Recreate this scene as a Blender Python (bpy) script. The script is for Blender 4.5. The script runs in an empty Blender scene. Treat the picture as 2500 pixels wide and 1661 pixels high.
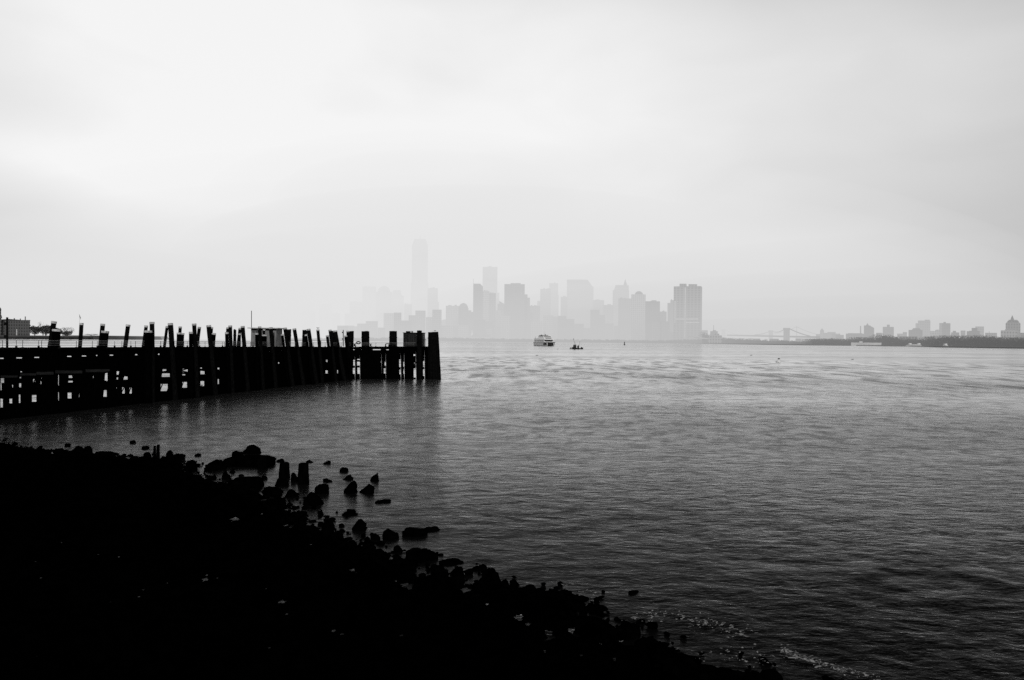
import bpy, bmesh, math, random
import numpy as np
from mathutils import Vector, Matrix, noise as mn

random.seed(7)
rng = np.random.default_rng(11)
scene = bpy.context.scene
C = bpy.data.collections.new("place"); scene.collection.children.link(C)

# ------------------------------------------------------------------ camera
H = 4.4            # eye height over the harbour
F = 1900.0         # focal length in photo pixels (photo 2500 x 1661)
TH = 0.0080; PH = 0.0008
fw = Vector((0, math.cos(PH), math.sin(PH)))
r_ = fw.cross(Vector((-math.sin(TH), 0, math.cos(TH)))).normalized()
u_ = r_.cross(fw).normalized()
EYE = Vector((0, 0, H))
cam = bpy.data.cameras.new("camera"); cam_o = bpy.data.objects.new("camera", cam); C.objects.link(cam_o)
cam.sensor_width = 36; cam.lens = 36 * F / 2500; cam.clip_end = 60000; cam.clip_start = 0.2
M = Matrix((r_, u_, -fw)).transposed().to_4x4(); M.translation = EYE
cam_o.matrix_world = M
scene.camera = cam_o

def ray(px, py):
    return fw + r_ * ((px - 1250) / F) - u_ * ((py - 830.5) / F)
def P(px, py, Y):
    d = ray(px, py); return EYE + d * (Y / d.y)
def G(px, py, z=0.0):
    d = ray(px, py); return EYE + d * ((z - H) / d.z)
def X(px, Y): return P(px, 830, Y).x
def Z(px, py, Y): return P(px, py, Y).z

# ------------------------------------------------------------------ object helpers
def setp(o, label=None, cat=None, group=None, kind=None):
    if label: o['label'] = label
    if cat: o['category'] = cat
    if group: o['group'] = group
    if kind: o['kind'] = kind
    return o
def empty(name, loc, label, cat, group=None, rz=0):
    o = bpy.data.objects.new(name, None); C.objects.link(o); o.location = loc; o.rotation_euler = (0, 0, rz)
    o.empty_display_size = 0.3
    return setp(o, label, cat, group)

class MB:
    def __init__(s): s.v = []; s.f = []
    def hexa(s, p):     # 8 points: bottom 4 (ccw), top 4
        b = len(s.v); s.v += [tuple(q) for q in p]
        for f in ((0,3,2,1),(4,5,6,7),(0,1,5,4),(1,2,6,5),(2,3,7,6),(3,0,4,7)): s.f.append(tuple(b+i for i in f))
        return s
    def box(s, x0, x1, y0, y1, z0, z1, top=None):
        t = top or (x0, x1, y0, y1)
        return s.hexa([(x0,y0,z0),(x1,y0,z0),(x1,y1,z0),(x0,y1,z0),(t[0],t[2],z1),(t[1],t[2],z1),(t[1],t[3],z1),(t[0],t[3],z1)])
    def rings(s, rings, cap=True):
        b = len(s.v); n = len(rings[0])
        for r in rings: s.v += [tuple(q) for q in r]
        for i in range(len(rings)-1):
            for j in range(n):
                a = b+i*n+j; c = b+i*n+(j+1) % n
                s.f.append((a, c, c+n, a+n))
        if cap:
            s.f.append(tuple(b+j for j in reversed(range(n)))); s.f.append(tuple(b+(len(rings)-1)*n+j for j in range(n)))
        return s
    def tube(s, a, b, r0, r1=None, n=8, seg=1, jit=0.0, cap=True):
        a = Vector(a); b = Vector(b); r1 = r0 if r1 is None else r1
        d = (b-a).normalized(); e = Vector((0,0,1)) if abs(d.z) < .9 else Vector((1,0,0))
        p = d.cross(e).normalized(); q = d.cross(p)
        R = []; ph = [random.random()*6 for _ in range(n)]
        for i in range(seg+1):
            t = i/seg; c = a.lerp(b, t); r = r0+(r1-r0)*t
            c = c + (p*random.uniform(-1,1)+q*random.uniform(-1,1))*jit*r*(0 < i < seg)
            R.append([c+(p*math.cos(2*math.pi*j/n)+q*math.sin(2*math.pi*j/n))*r*(1+jit*math.sin(ph[j]+i*.7)) for j in range(n)])
        return s.rings(R, cap)
    def lathe(s, c, prof, n=16):
        return s.rings([[(c[0]+r*math.cos(2*math.pi*j/n), c[1]+r*math.sin(2*math.pi*j/n), c[2]+z) for j in range(n)] for r, z in prof])
    def prism(s, poly, y0, y1):   # poly in (x,z)
        b = len(s.v); n = len(poly)
        s.v += [(x, y0, z) for x, z in poly] + [(x, y1, z) for x, z in poly]
        s.f.append(tuple(b+i for i in range(n))); s.f.append(tuple(b+n+i for i in reversed(range(n))))
        for i in range(n):
            j = (i+1) % n; s.f.append((b+i, b+n+i, b+n+j, b+j))
        return s
    def build(s, name, mat, parent=None, smooth=False, world=True, **kw):
        me = bpy.data.meshes.new(name)
        v = s.v
        if parent is not None and world:
            inv = parent.matrix_basis.inverted(); v = [tuple(inv @ Vector(q)) for q in v]
        me.from_pydata([tuple(q) for q in v], [], s.f); me.update()
        if smooth:
            me.polygons.foreach_set('use_smooth', [True]*len(me.polygons))
        o = bpy.data.objects.new(name, me); C.objects.link(o)
        if mat: me.materials.append(mat)
        if parent is not None: o.parent = parent
        return setp(o, **kw)
def mesh_np(name, verts, faces, mat, smooth=False):
    me = bpy.data.meshes.new(name)
    n = len(verts); m = len(faces); k = faces.shape[1]
    me.vertices.add(n); me.vertices.foreach_set('co', verts.astype(np.float32).ravel())
    me.loops.add(m*k); me.loops.foreach_set('vertex_index', faces.astype(np.int32).ravel())
    me.polygons.add(m); me.polygons.foreach_set('loop_start', np.arange(0, m*k, k, dtype=np.int32))
    me.update(calc_edges=True); me.validate()
    if smooth: me.polygons.foreach_set('use_smooth', np.ones(m, dtype=bool))
    o = bpy.data.objects.new(name, me); C.objects.link(o); me.materials.append(mat)
    return o

# ------------------------------------------------------------------ materials
def newmat(name):
    m = bpy.data.materials.new(name); m.use_nodes = True
    nt = m.node_tree; nt.nodes.clear()
    out = nt.nodes.new('ShaderNodeOutputMaterial')
    return m, nt, out
def N(nt, t, **kw):
    n = nt.nodes.new(t)
    for k, v in kw.items():
        if k.startswith('i_'): n.inputs[k[2:].replace('_', ' ')].default_value = v
        else: setattr(n, k, v)
    return n
def L(nt, a, b): nt.links.new(a, b)
def gmat(name, lo, hi, scale=3.0, stretch=(1,1,1), rough=0.8, spec=0.2, bump=0.0, detail=4):
    m, nt, out = newmat(name)
    b = N(nt, 'ShaderNodeBsdfPrincipled'); b.inputs['Roughness'].default_value = rough
    b.inputs['Specular IOR Level'].default_value = spec
    tc = N(nt, 'ShaderNodeTexCoord'); mp = N(nt, 'ShaderNodeMapping'); mp.inputs['Scale'].default_value = stretch
    nz = N(nt, 'ShaderNodeTexNoise'); nz.inputs['Scale'].default_value = scale; nz.inputs['Detail'].default_value = detail
    rp = N(nt, 'ShaderNodeMapRange'); rp.inputs['From Min'].default_value = .35; rp.inputs['From Max'].default_value = .7
    rp.inputs['To Min'].default_value = lo; rp.inputs['To Max'].default_value = hi
    L(nt, tc.outputs['Object'], mp.inputs['Vector']); L(nt, mp.outputs[0], nz.inputs['Vector']); L(nt, nz.outputs[0], rp.inputs[0])
    L(nt, rp.outputs[0], b.inputs['Base Color'])
    if bump:
        bp = N(nt, 'ShaderNodeBump'); bp.inputs['Strength'].default_value = bump; bp.inputs['Distance'].default_value = .05
        L(nt, nz.outputs[0], bp.inputs['Height']); L(nt, bp.outputs[0], b.inputs['Normal'])
    if spec == 0:
        df = N(nt, 'ShaderNodeBsdfDiffuse'); L(nt, rp.outputs[0], df.inputs['Color'])
        if bump: L(nt, bp.outputs[0], df.inputs['Normal'])
        nt.nodes.remove(b); b = df
    L(nt, b.outputs[0], out.inputs[0])
    return m
def facade(name, wall, glass, pitch=(7.0, 7.5), mort=.4):
    m, nt, out = newmat(name)
    b = N(nt, 'ShaderNodeBsdfPrincipled'); b.inputs['Roughness'].default_value = .7; b.inputs['Specular IOR Level'].default_value = .2
    tc = N(nt, 'ShaderNodeTexCoord'); sp = N(nt, 'ShaderNodeSeparateXYZ'); ad = N(nt, 'ShaderNodeMath', operation='ADD')
    cb = N(nt, 'ShaderNodeCombineXYZ'); br = N(nt, 'ShaderNodeTexBrick')
    L(nt, tc.outputs['Object'], sp.inputs[0]); L(nt, sp.outputs[0], ad.inputs[0]); L(nt, sp.outputs[1], ad.inputs[1])
    L(nt, ad.outputs[0], cb.inputs[0]); L(nt, sp.outputs[2], cb.inputs[1]); L(nt, cb.outputs[0], br.inputs['Vector'])
    br.offset = 0; br.inputs['Scale'].default_value = 1
    br.inputs['Brick Width'].default_value = pitch[0]; br.inputs['Row Height'].default_value = pitch[1]
    br.inputs['Mortar Size'].default_value = pitch[1]*mort/2; br.inputs['Mortar Smooth'].default_value = 0.1
    for k, c in (('Color1', glass), ('Color2', glass*.7), ('Mortar', wall)): br.inputs[k].default_value = (c, c, c, 1)
    L(nt, br.outputs['Color'], b.inputs['Base Color']); L(nt, b.outputs[0], out.inputs[0])
    return m

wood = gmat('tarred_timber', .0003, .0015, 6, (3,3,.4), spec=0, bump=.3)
pilew = gmat('weathered_pile_timber', .0002, .009, 9, (6,6,.45), spec=0, bump=.6, detail=6)
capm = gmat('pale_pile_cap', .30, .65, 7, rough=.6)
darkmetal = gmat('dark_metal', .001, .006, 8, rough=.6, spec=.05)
railm = gmat('galvanised_rail', .14, .30, 8, rough=.5)
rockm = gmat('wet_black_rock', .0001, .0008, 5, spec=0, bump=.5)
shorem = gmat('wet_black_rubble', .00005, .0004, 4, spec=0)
white = gmat('white_paint', .80, .86, 2, rough=.4)
offwhite = gmat('weathered_white_paint', .40, .60, 1, (1,1,.2), rough=.6)
glassd = gmat('dark_window_glass', .03, .06, 3, rough=.2, spec=.5)
hullgrey = gmat('grey_hull_paint', .015, .03, 2, rough=.5)
hulllight = gmat('pale_hull_paint', .78, .84, 2, rough=.5)
corr = gmat('corrugated_steel', .008, .05, 5, (5,5,.12), rough=.6)
landm = gmat('far_shore_land', .05, .10, .02, rough=.9)
leafm = gmat('bare_spring_foliage', .03, .075, .4, rough=.9, spec=.05)
leafdark = gmat('dark_island_foliage', .045, .12, .3, rough=.9, spec=.05)
barkm = gmat('bark', .03, .06, 2, rough=.9)
stone = gmat('bridge_stone', .06, .1, .2, rough=.9)
steel = gmat('bridge_steel', .03, .06, .2, rough=.7)
roofm = gmat('dull_roof', .06, .12, .1, rough=.9)
paleroof = gmat('pale_roof', .5, .65, .1, rough=.8)
birdm = gmat('dark_plumage', .004, .015, 20, rough=.8)
foamm = gmat('white_foam', .05, .32, 15, rough=.9)
fac = {
 'dark': facade('dark_glass_facade', .06, .015), 'mid': facade('grey_stone_facade', .17, .03),
 'light': facade('pale_stone_facade', .34, .10), 'brick': facade('brown_brick_facade', .06, .02, (6, 6)),
 'glass': facade('curtain_wall_facade', .12, .16, (3, 4), .2), 'old': facade('old_masonry_facade', .10, .045, (5, 6), .5),
}

# water: fresnel reflection over near-black depth, ripples as bump on top of real waves
def water_mat():
    m, nt, out = newmat('harbour_water')
    geo = N(nt, 'ShaderNodeNewGeometry')
    def noise(scale, sx, sy, rot, detail, rough=.55, dist=0.0):
        mp = N(nt, 'ShaderNodeMapping'); mp.inputs['Scale'].default_value = (sx, sy, 1); mp.inputs['Rotation'].default_value = (0, 0, rot)
        nz = N(nt, 'ShaderNodeTexNoise'); nz.inputs['Scale'].default_value = scale; nz.inputs['Detail'].default_value = detail
        nz.inputs['Roughness'].default_value = rough; nz.inputs['Distortion'].default_value = dist
        L(nt, geo.outputs['Position'], mp.inputs[0]); L(nt, mp.outputs[0], nz.inputs['Vector']); return nz.outputs[0]
    def mul(a, b):
        q = N(nt, 'ShaderNodeMath', operation='MULTIPLY')
        for i, x in enumerate((a, b)):
            if isinstance(x, (int, float)): q.inputs[i].default_value = x
            else: L(nt, x, q.inputs[i])
        return q.outputs[0]
    def add(a, b):
        q = N(nt, 'ShaderNodeMath', operation='ADD'); L(nt, a, q.inputs[0]); L(nt, b, q.inputs[1]); return q.outputs[0]
    patch = N(nt, 'ShaderNodeMapRange'); L(nt, noise(1, .012, .035, .12, 3), patch.inputs[0])
    patch.inputs['From Min'].default_value = .42; patch.inputs['From Max'].default_value = .62
    patch.inputs['To Min'].default_value = .45; patch.inputs['To Max'].default_value = 1.25
    def ridge(n_):      # sharp crests
        a = N(nt, 'ShaderNodeMath', operation='MULTIPLY_ADD'); L(nt, n_, a.inputs[0]); a.inputs[1].default_value = 2; a.inputs[2].default_value = -1
        b = N(nt, 'ShaderNodeMath', operation='ABSOLUTE'); L(nt, a.outputs[0], b.inputs[0])
        c = N(nt, 'ShaderNodeMath', operation='SUBTRACT'); c.inputs[0].default_value = .5; L(nt, b.outputs[0], c.inputs[1]); return c.outputs[0]
    hgt = add(mul(ridge(noise(1, .8, 1.5, .10, 5, .55)), .060), mul(ridge(noise(1, 2.1, 3.8, -.12, 4, .6)), .030))
    hgt = add(hgt, mul(noise(1, .5, .9, .3, 3, .5), .07))
    hgt = add(hgt, mul(noise(1, 6, 9, .2, 4, .65), .015))
    hgt = mul(hgt, patch.outputs[0])
    ln = N(nt, 'ShaderNodeVectorMath', operation='LENGTH'); L(nt, geo.outputs['Position'], ln.inputs[0])
    sh_ = N(nt, 'ShaderNodeMapRange'); L(nt, ln.outputs['Value'], sh_.inputs[0])    # sheltered, calmer water away from the shore break
    sh_.inputs['From Max'].default_value = 220
    cr = N(nt, 'ShaderNodeValToRGB'); L(nt, sh_.outputs[0], cr.inputs[0]); el = cr.color_ramp.elements; [el.new(q) for q in (.1,.3,.5,.68,.8)]
    for e_, (p_, v_) in zip(el, [(0,1.0),(.12,.85),(.26,.75),(.44,.75),(.66,.60),(.82,.34),(1,.16)]): e_.position = p_; e_.color = (v_, v_, v_, 1)
    hgt = mul(hgt, cr.outputs[0])
    bp = N(nt, 'ShaderNodeBump'); bp.inputs['Strength'].default_value = 1; bp.inputs['Distance'].default_value = .85
    L(nt, hgt, bp.inputs['Height'])
    fr = N(nt, 'ShaderNodeFresnel'); fr.inputs['IOR'].default_value = 1.33; L(nt, bp.outputs[0], fr.inputs['Normal'])
    pw = N(nt, 'ShaderNodeMath', operation='POWER'); pw.inputs[1].default_value = WPOW; L(nt, fr.outputs[0], pw.inputs[0])
    def pat(sx, sy, rot, lo, hi, a, b, det=2):     # noise dims reflectance itself, painting in the dark of ruffled patches and wave faces
        q = N(nt, 'ShaderNodeMapRange'); L(nt, noise(1, sx, sy, rot, det, .6, .5), q.inputs[0])
        q.inputs['From Min'].default_value = lo; q.inputs['From Max'].default_value = hi
        q.inputs['To Min'].default_value = a; q.inputs['To Max'].default_value = b; return q.outputs[0]
    ref = mul(pat(.010, .032, .10, .45, .62, 1.0, .80, 3), pat(.06, .14, -.05, .5, .68, 1.02, .93, 4))
    def band(stops):
        b_ = N(nt, 'ShaderNodeValToRGB'); L(nt, sh_.outputs[0], b_.inputs[0]); be = b_.color_ramp.elements
        for q in range(len(stops)-2): be.new(.1+.1*q)
        for e_, (p_, v_) in zip(be, stops): e_.position = p_; e_.color = (v_, v_, v_, 1)
        return b_.outputs[0]
    gain = N(nt, 'ShaderNodeMath', operation='MULTIPLY'); gain.use_clamp = True; gain.inputs[1].default_value = 3.0; L(nt, pw.outputs[0], gain.inputs[0])
    pwo = mul(gain.outputs[0], ref)
    for sx, sy, rot, amt, stops in ((.34, .10, 0, .50, [(0,0),(.30,0),(.43,1),(.85,1),(1,.3)]), (.9, .75, .06, .38, [(0,0),(.10,0),(.17,1),(.38,.8),(.5,0)]), (1.7, 2.8, -.08, .42, [(0,1),(.10,1),(.18,.6),(.25,0),(1,0)])):
        inv = N(nt, 'ShaderNodeMath', operation='SUBTRACT'); inv.inputs[0].default_value = 1.0
        L(nt, mul(pat(sx, sy, rot, .47, .60, .0, amt, 6), band(stops)), inv.inputs[1]); pwo = mul(pwo, inv.outputs[0])
    gl = N(nt, 'ShaderNodeBsdfGlossy'); gl.inputs['Roughness'].default_value = .17; gl.inputs['Color'].default_value = (.95,.95,.95,1)
    L(nt, bp.outputs[0], gl.inputs['Normal'])
    df = N(nt, 'ShaderNodeBsdfDiffuse'); df.inputs['Color'].default_value = (.002,.002,.002,1)
    mx = N(nt, 'ShaderNodeMixShader'); L(nt, pwo, mx.inputs[0]); L(nt, df.outputs[0], mx.inputs[1]); L(nt, gl.outputs[0], mx.inputs[2])
    L(nt, mx.outputs[0], out.inputs[0])
    return m
WPOW = 2.7
waterm = water_mat()

def haze_mat(name, dens, E):
    m, nt, out = newmat(name)
    ab = N(nt, 'ShaderNodeVolumeAbsorption'); ab.inputs['Color'].default_value = (0,0,0,1); ab.inputs['Density'].default_value = dens
    em = N(nt, 'ShaderNodeEmission'); em.inputs['Color'].default_value = (1,1,1,1); em.inputs['Strength'].default_value = E*dens  # volume glows on its own in place of scattered skylight
    ad = N(nt, 'ShaderNodeAddShader'); L(nt, ab.outputs[0], ad.inputs[0]); L(nt, em.outputs[0], ad.inputs[1]); L(nt, ad.outputs[0], out.inputs['Volume'])
    return m
def haze(c, rad, dens, E, label):
    bm = bmesh.new(); bmesh.ops.create_icosphere(bm, subdivisions=5, radius=1)
    me = bpy.data.meshes.new('haze'); bm.to_mesh(me); bm.free()
    o = bpy.data.objects.new('haze', me); C.objects.link(o); o.location = c; o.scale = rad
    me.materials.append(haze_mat('haze', dens, E))
    return setp(o, label, 'haze', None, 'structure')

# ------------------------------------------------------------------ world
w = bpy.data.worlds.new("World"); scene.world = w; w.use_nodes = True
nt = w.node_tree; nt.nodes.clear()
SUN_EL, SUN_AZ = math.radians(36), math.radians(163)   # through cloud, from behind the viewer's right shoulder, through cloud
wo = N(nt, 'ShaderNodeOutputWorld'); bg = N(nt, 'ShaderNodeBackground')
sky = N(nt, 'ShaderNodeTexSky'); sky.sky_type = 'NISHITA'; sky.sun_disc = False; sky.sun_elevation = SUN_EL; sky.sun_rotation = SUN_AZ
bw = N(nt, 'ShaderNodeRGBToBW'); L(nt, sky.outputs[0], bw.inputs[0])
tc = N(nt, 'ShaderNodeTexCoord'); sp = N(nt, 'ShaderNodeSeparateXYZ'); L(nt, tc.outputs['Generated'], sp.inputs[0])
def ramp(pts, src, lo, hi):
    mr = N(nt, 'ShaderNodeMapRange'); mr.inputs['From Min'].default_value = lo; mr.inputs['From Max'].default_value = hi
    L(nt, src, mr.inputs[0])
    rp = N(nt, 'ShaderNodeValToRGB'); e = rp.color_ramp.elements; rp.color_ramp.interpolation = 'B_SPLINE'
    while len(e) < len(pts): e.new(.5)
    for k, (x, v) in enumerate(pts):
        e[k].position = (x-lo)/(hi-lo); e[k].color = (v, v, v, 1)
    L(nt, mr.outputs[0], rp.inputs[0]); return rp.outputs[0]
def wm(op, a, b):
    q = N(nt, 'ShaderNodeMath', operation=op)
    for i, x in enumerate((a, b)):
        if isinstance(x, (int, float)): q.inputs[i].default_value = x
        else: L(nt, x, q.inputs[i])
    return q.outputs[0]
rx = ramp([(-1,.5),(-.6,.84),(-.42,.93),(-.28,.99),(-.1,.96),(.08,.93),(.25,.86),(.38,.79),(.5,.70),(.62,.58),(1,.35)], sp.outputs[0], -1, 1)
rz = ramp([(-.1,.76),(0,.76),(.05,.82),(.12,.91),(.22,1.0),(.36,1.0),(.41,.97),(.47,.74),(.55,.42),(.7,.24),(1,.18)], sp.outputs[2], -.1, 1)
def blob(c, sx, sz, amp):
    d = ray(*c).normalized()
    a = wm('DIVIDE', wm('SUBTRACT', sp.outputs[0], d.x), sx); b = wm('DIVIDE', wm('SUBTRACT', sp.outputs[2], d.z), sz)
    q = wm('ADD', wm('MULTIPLY', a, a), wm('MULTIPLY', b, b))
    return wm('MULTIPLY', wm('EXPONENT', wm('MULTIPLY', q, -1), 0), amp)
def wnoise(sc, stretch, detail, lo, hi, off=0):
    mp = N(nt, 'ShaderNodeMapping'); mp.inputs['Scale'].default_value = stretch; mp.inputs['Location'].default_value = (off, off*.7, off*.3)
    nz = N(nt, 'ShaderNodeTexNoise'); nz.inputs['Scale'].default_value = sc; nz.inputs['Detail'].default_value = detail
    nz.inputs['Roughness'].default_value = .45; nz.inputs['Distortion'].default_value = .4
    L(nt, tc.outputs['Generated'], mp.inputs[0]); L(nt, mp.outputs[0], nz.inputs['Vector'])
    mr = N(nt, 'ShaderNodeMapRange'); mr.inputs['From Min'].default_value = .3; mr.inputs['From Max'].default_value = .7
    mr.inputs['To Min'].default_value = lo; mr.inputs['To Max'].default_value = hi; L(nt, nz.outputs[0], mr.inputs[0]); return mr.outputs[0]
s = wm('MULTIPLY', rx, rz)
s = wm('ADD', s, wm('MULTIPLY', wm('ADD', wnoise(1.6, (1, 1, 2.6), 4, -.055, .055, 3), wnoise(4.5, (1, 1, 2.4), 5, -.045, .045, 9)), wm('ADD', rx, -.05)))
s = wm('ADD', s, blob((90, 240), .14, .055, -.045))
s = wm('ADD', s, blob((60, 365), .15, .030, .10))
s = wm('ADD', s, blob((320, 440), .12, .03, .05))
s = wm('ADD', s, blob((0, 620), .12, .06, -.08))
s = wm('ADD', s, blob((480, 60), .14, .13, .07))
s = wm('ADD', s, blob((2600, -520), .36, .12, -.42))  # added dark cloud patch above the view, dims the water at lower right
s = wm('MAXIMUM', wm('MINIMUM', s, .96), .08)
mixs = wm('ADD', wm('MULTIPLY', s, .92), wm('MULTIPLY', wm('MULTIPLY', bw.outputs[0], .10), .08))
L(nt, mixs, bg.inputs[0]); bg.inputs[1].default_value = 1.0
L(nt, bg.outputs[0], wo.inputs[0])

sun = bpy.data.lights.new('sun', 'SUN'); sun.energy = 1.5; sun.angle = math.radians(14); sun.color = (1, .99, .97)
so = bpy.data.objects.new('sun', sun); C.objects.link(so)
# NISHITA sun direction for rotation a: (sin a, cos a) in xy
sd = Vector((math.sin(SUN_AZ)*math.cos(SUN_EL), math.cos(SUN_AZ)*math.cos(SUN_EL), math.sin(SUN_EL)))
so.rotation_euler = sd.to_track_quat('Z', 'Y').to_euler(); so.location = (0, 0, 60)

# ------------------------------------------------------------------ shoreline in world
shore_px = [(-260,1040),(-80,1068),(0,1086),(40,1100),(90,1106),(130,1104),(200,1112),(270,1118),(330,1124),(440,1128),(462,1160),(545,1184),
            (640,1212),(705,1238),(745,1266),(782,1304),(850,1326),(930,1346),(1010,1384),(1060,1404),(1160,1420),(1230,1434),(1300,1446),(1400,1458),(1475,1490),
            (1512,1545),(1560,1572),(1640,1600),(1760,1642),(1900,1690),(2100,1780)]
SH = [(G(x, y).x, G(x, y).y) for x, y in shore_px]
poly = np.array(SH + [(7, 3), (9, -12), (-60, -12), (-60, 34)])
def inside(px, py):
    c = np.zeros(px.shape, bool); n = len(poly); j = n-1
    for i in range(n):
        xi, yi = poly[i]; xj, yj = poly[j]
        t = ((yi > py) != (yj > py)) & (px < (xj-xi)*(py-yi)/(yj-yi+1e-12)+xi); c ^= t; j = i
    return c
def sdist(px, py):
    d = np.full(px.shape, 1e9)
    for i in range(len(SH)-1):
        ax, ay = SH[i]; bx, by = SH[i+1]; vx, vy = bx-ax, by-ay
        t = np.clip(((px-ax)*vx+(py-ay)*vy)/(vx*vx+vy*vy), 0, 1)
        d = np.minimum(d, np.hypot(px-ax-t*vx, py-ay-t*vy))
    return np.where(inside(px, py), d, -d)

# ------------------------------------------------------------------ harbour water: one sheet to the horizon with real waves close by
NR, NA = 1080, 1000
rr = np.concatenate([np.geomspace(6.0, 420, 960), np.geomspace(430, 16000, NR-960)])
aa = np.linspace(math.radians(-41), math.radians(41), NA)
RR, AA = np.meshgrid(rr, aa, indexing='ij')
wx = RR*np.sin(AA); wy = RR*np.cos(AA)
dr = np.gradient(rr)[:, None]*np.ones_like(AA)
wz = np.zeros_like(wx)
rough = .75+.35*np.sin(wx*.11+.6*np.sin(wy*.07))*np.sin(wy*.13+1.0)+.2*np.sin(wx*.031-wy*.05)
def perlin(x, y, seed):
    g = np.random.default_rng(seed); perm = g.permutation(1024); ang = g.random(1024)*6.2832
    xi = np.floor(x).astype(np.int64); yi = np.floor(y).astype(np.int64); xf = x-xi; yf = y-yi
    def dot(a, b):
        h = perm[(perm[(xi+a) & 1023]+yi+b) & 1023]; return np.cos(ang[h])*(xf-a)+np.sin(ang[h])*(yf-b)
    u = xf**3*(xf*(xf*6-15)+10); v = yf**3*(yf*(yf*6-15)+10)
    return (dot(0,0)*(1-u)+dot(1,0)*u)*(1-v)+(dot(0,1)*(1-u)+dot(1,1)*u)*v
for i, (lam, st, am, rot, ridge) in enumerate([(7.0,.7,.020,.3,0),(3.6,.8,.019,.10,1),(2.0,.9,.018,-.12,1),(1.2,.9,.0150,.16,1),(.75,.9,.0125,-.05,1),(.46,.95,.0092,.12,1),(.29,1,.0062,-.2,0),(.19,1,.0034,.2,0)]):
    qx = (wx*math.cos(rot)+wy*math.sin(rot))/lam*st; qy = (-wx*math.sin(rot)+wy*math.cos(rot))/lam
    wq = .35*perlin(qx*.5+9.1, qy*.5+3.3, 50+i)
    n_ = perlin(qx+wq+17.3*i, qy+wq+5.7*i, 20+i)
    if ridge: n_ = .55*n_+.45*(.35-np.abs(perlin(qx*.9+31.7, qy*.9-wq+11.9*i, 90+i)))
    wz += am*3.6*n_*np.clip((lam/np.maximum(dr, .01)-2.5)/3, 0, 1)
wz *= rough*.85
RD = np.hypot(wx, wy)
wz *= np.interp(RD, [0, 35, 70, 130, 160, 200, 300], [1, 1, .95, 1.1, 1.2, .85, .5])
sd_ = sdist(wx.ravel(), wy.ravel()).reshape(wx.shape)
wz *= np.clip(.35+np.clip(-sd_, 0, 6)/9, .35, 1.0)
wv = np.stack([wx, wy, wz], -1).reshape(-1, 3)
idx = np.arange(NR*NA).reshape(NR, NA)
wf = np.stack([idx[:-1, :-1], idx[:-1, 1:], idx[1:, 1:], idx[1:, :-1]], -1).reshape(-1, 4)
wat = mesh_np('water', wv, wf, waterm, True); setp(wat, 'dark rippled harbour water reaching to the misty far shore', None, None, 'structure')

# ------------------------------------------------------------------ rocky shore
gx, gy = np.meshgrid(np.arange(-48, 8.5, .11), np.arange(-4, 35, .11), indexing='ij')
sdv = sdist(gx.ravel(), gy.ravel()).reshape(gx.shape)
base = np.where(sdv > 0, .03+.16*np.minimum(sdv, .8)+.05*np.minimum(sdv, 9)+.10*np.clip(sdv-9, 0, 12), .22*sdv)
pools = [(574,1268,.22),(698,1283,.14),(850,1330,.16),(966,1378,.22),(860,1392,.2),(990,1430,.3),(1266,1508,.15),(1292,1524,.09),(1345,1545,.16),(1400,1535,.14),(1330,1528,.07),
         (690,1470,.16),(650,1436,.05),(830,1545,.16),(500,1415,.14),(300,1360,.08),(1080,1500,.1)]
lum = np.zeros_like(base).ravel(); fx = gx.ravel(); fy = gy.ravel()
near = (sdv.ravel() > -1.2)
for i in np.nonzero(near)[0]:
    p = Vector((fx[i], fy[i], 0))
    d, _ = mn.voronoi(p*1.7)
    l1 = math.sqrt(max(0, 1-(d[0]/.62)**2))*.19-.11
    d, _ = mn.voronoi(p*4.1+Vector((7, 3, 0)))
    l1 += math.sqrt(max(0, 1-(d[0]/.6)**2))*.07-.04
    l1 += mn.noise(p*.5)*.09
    lum[i] = l1
base = base+lum.reshape(base.shape)
for px, py, R in pools:
    c = G(px, py, .15); q = np.hypot(gx-c.x, (gy-c.y)*.6)/R+.25*np.sin(7*np.arctan2(gy-c.y, gx-c.x))
    base = np.where(q < 1.6, np.minimum(base, -.05+.30*np.clip(q-.6, 0, 9)), base)
sv = np.stack([gx, gy, base], -1).reshape(-1, 3); ii = np.arange(gx.size).reshape(gx.shape)
sf = np.stack([ii[:-1, :-1], ii[1:, :-1], ii[1:, 1:], ii[:-1, 1:]], -1).reshape(-1, 4)
keep = (base > -.5)[:-1, :-1].ravel()
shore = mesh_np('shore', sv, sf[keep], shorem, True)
setp(shore, 'black wet rubble shore sloping into the harbour', None, None, 'structure')

def rock_mesh(w, d, h, seed, kind='boulder'):
    bm = bmesh.new(); bmesh.ops.create_icosphere(bm, subdivisions=4, radius=1)
    off = Vector((seed*3.1, seed*1.7, seed*.9))
    pr = random.Random(int(seed)); planes = [(Vector((pr.gauss(0,1), pr.gauss(0,1), pr.gauss(0,1))).normalized(), pr.uniform(.55, .92)) for _ in range(15)]
    for v in bm.verts:
        p = v.co.copy(); kf = 1.0
        for n0, d0 in planes:
            q0 = n0.dot(p)
            if q0*kf > d0: kf = d0/q0
        p = p*(kf/.88)
        if kind == 'block':
            e = 5.0; s = (abs(p.x)**e+abs(p.y)**e+abs(p.z)**e)**(-1/e); p = p*(s*min(1.0, p.length*1.12))
        elif kind == 'peak':
            k = max(0, p.z); sh = (1-.35*k*k); p.x = p.x*sh+.30*k; p.y *= sh
        q = p*1.0
        n = mn.noise(q*1.3+off)*.20+mn.noise(q*3.1+off)*.10+mn.noise(q*8+off)*.05
        if kind == 'block': n *= .7
        v.co = Vector((p.x*w/2, p.y*d/2, p.z*h))*(1+n)
    me = bpy.data.meshes.new('rock'); bm.to_mesh(me); bm.free()
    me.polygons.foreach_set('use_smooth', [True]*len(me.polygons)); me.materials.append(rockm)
    return me
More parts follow.
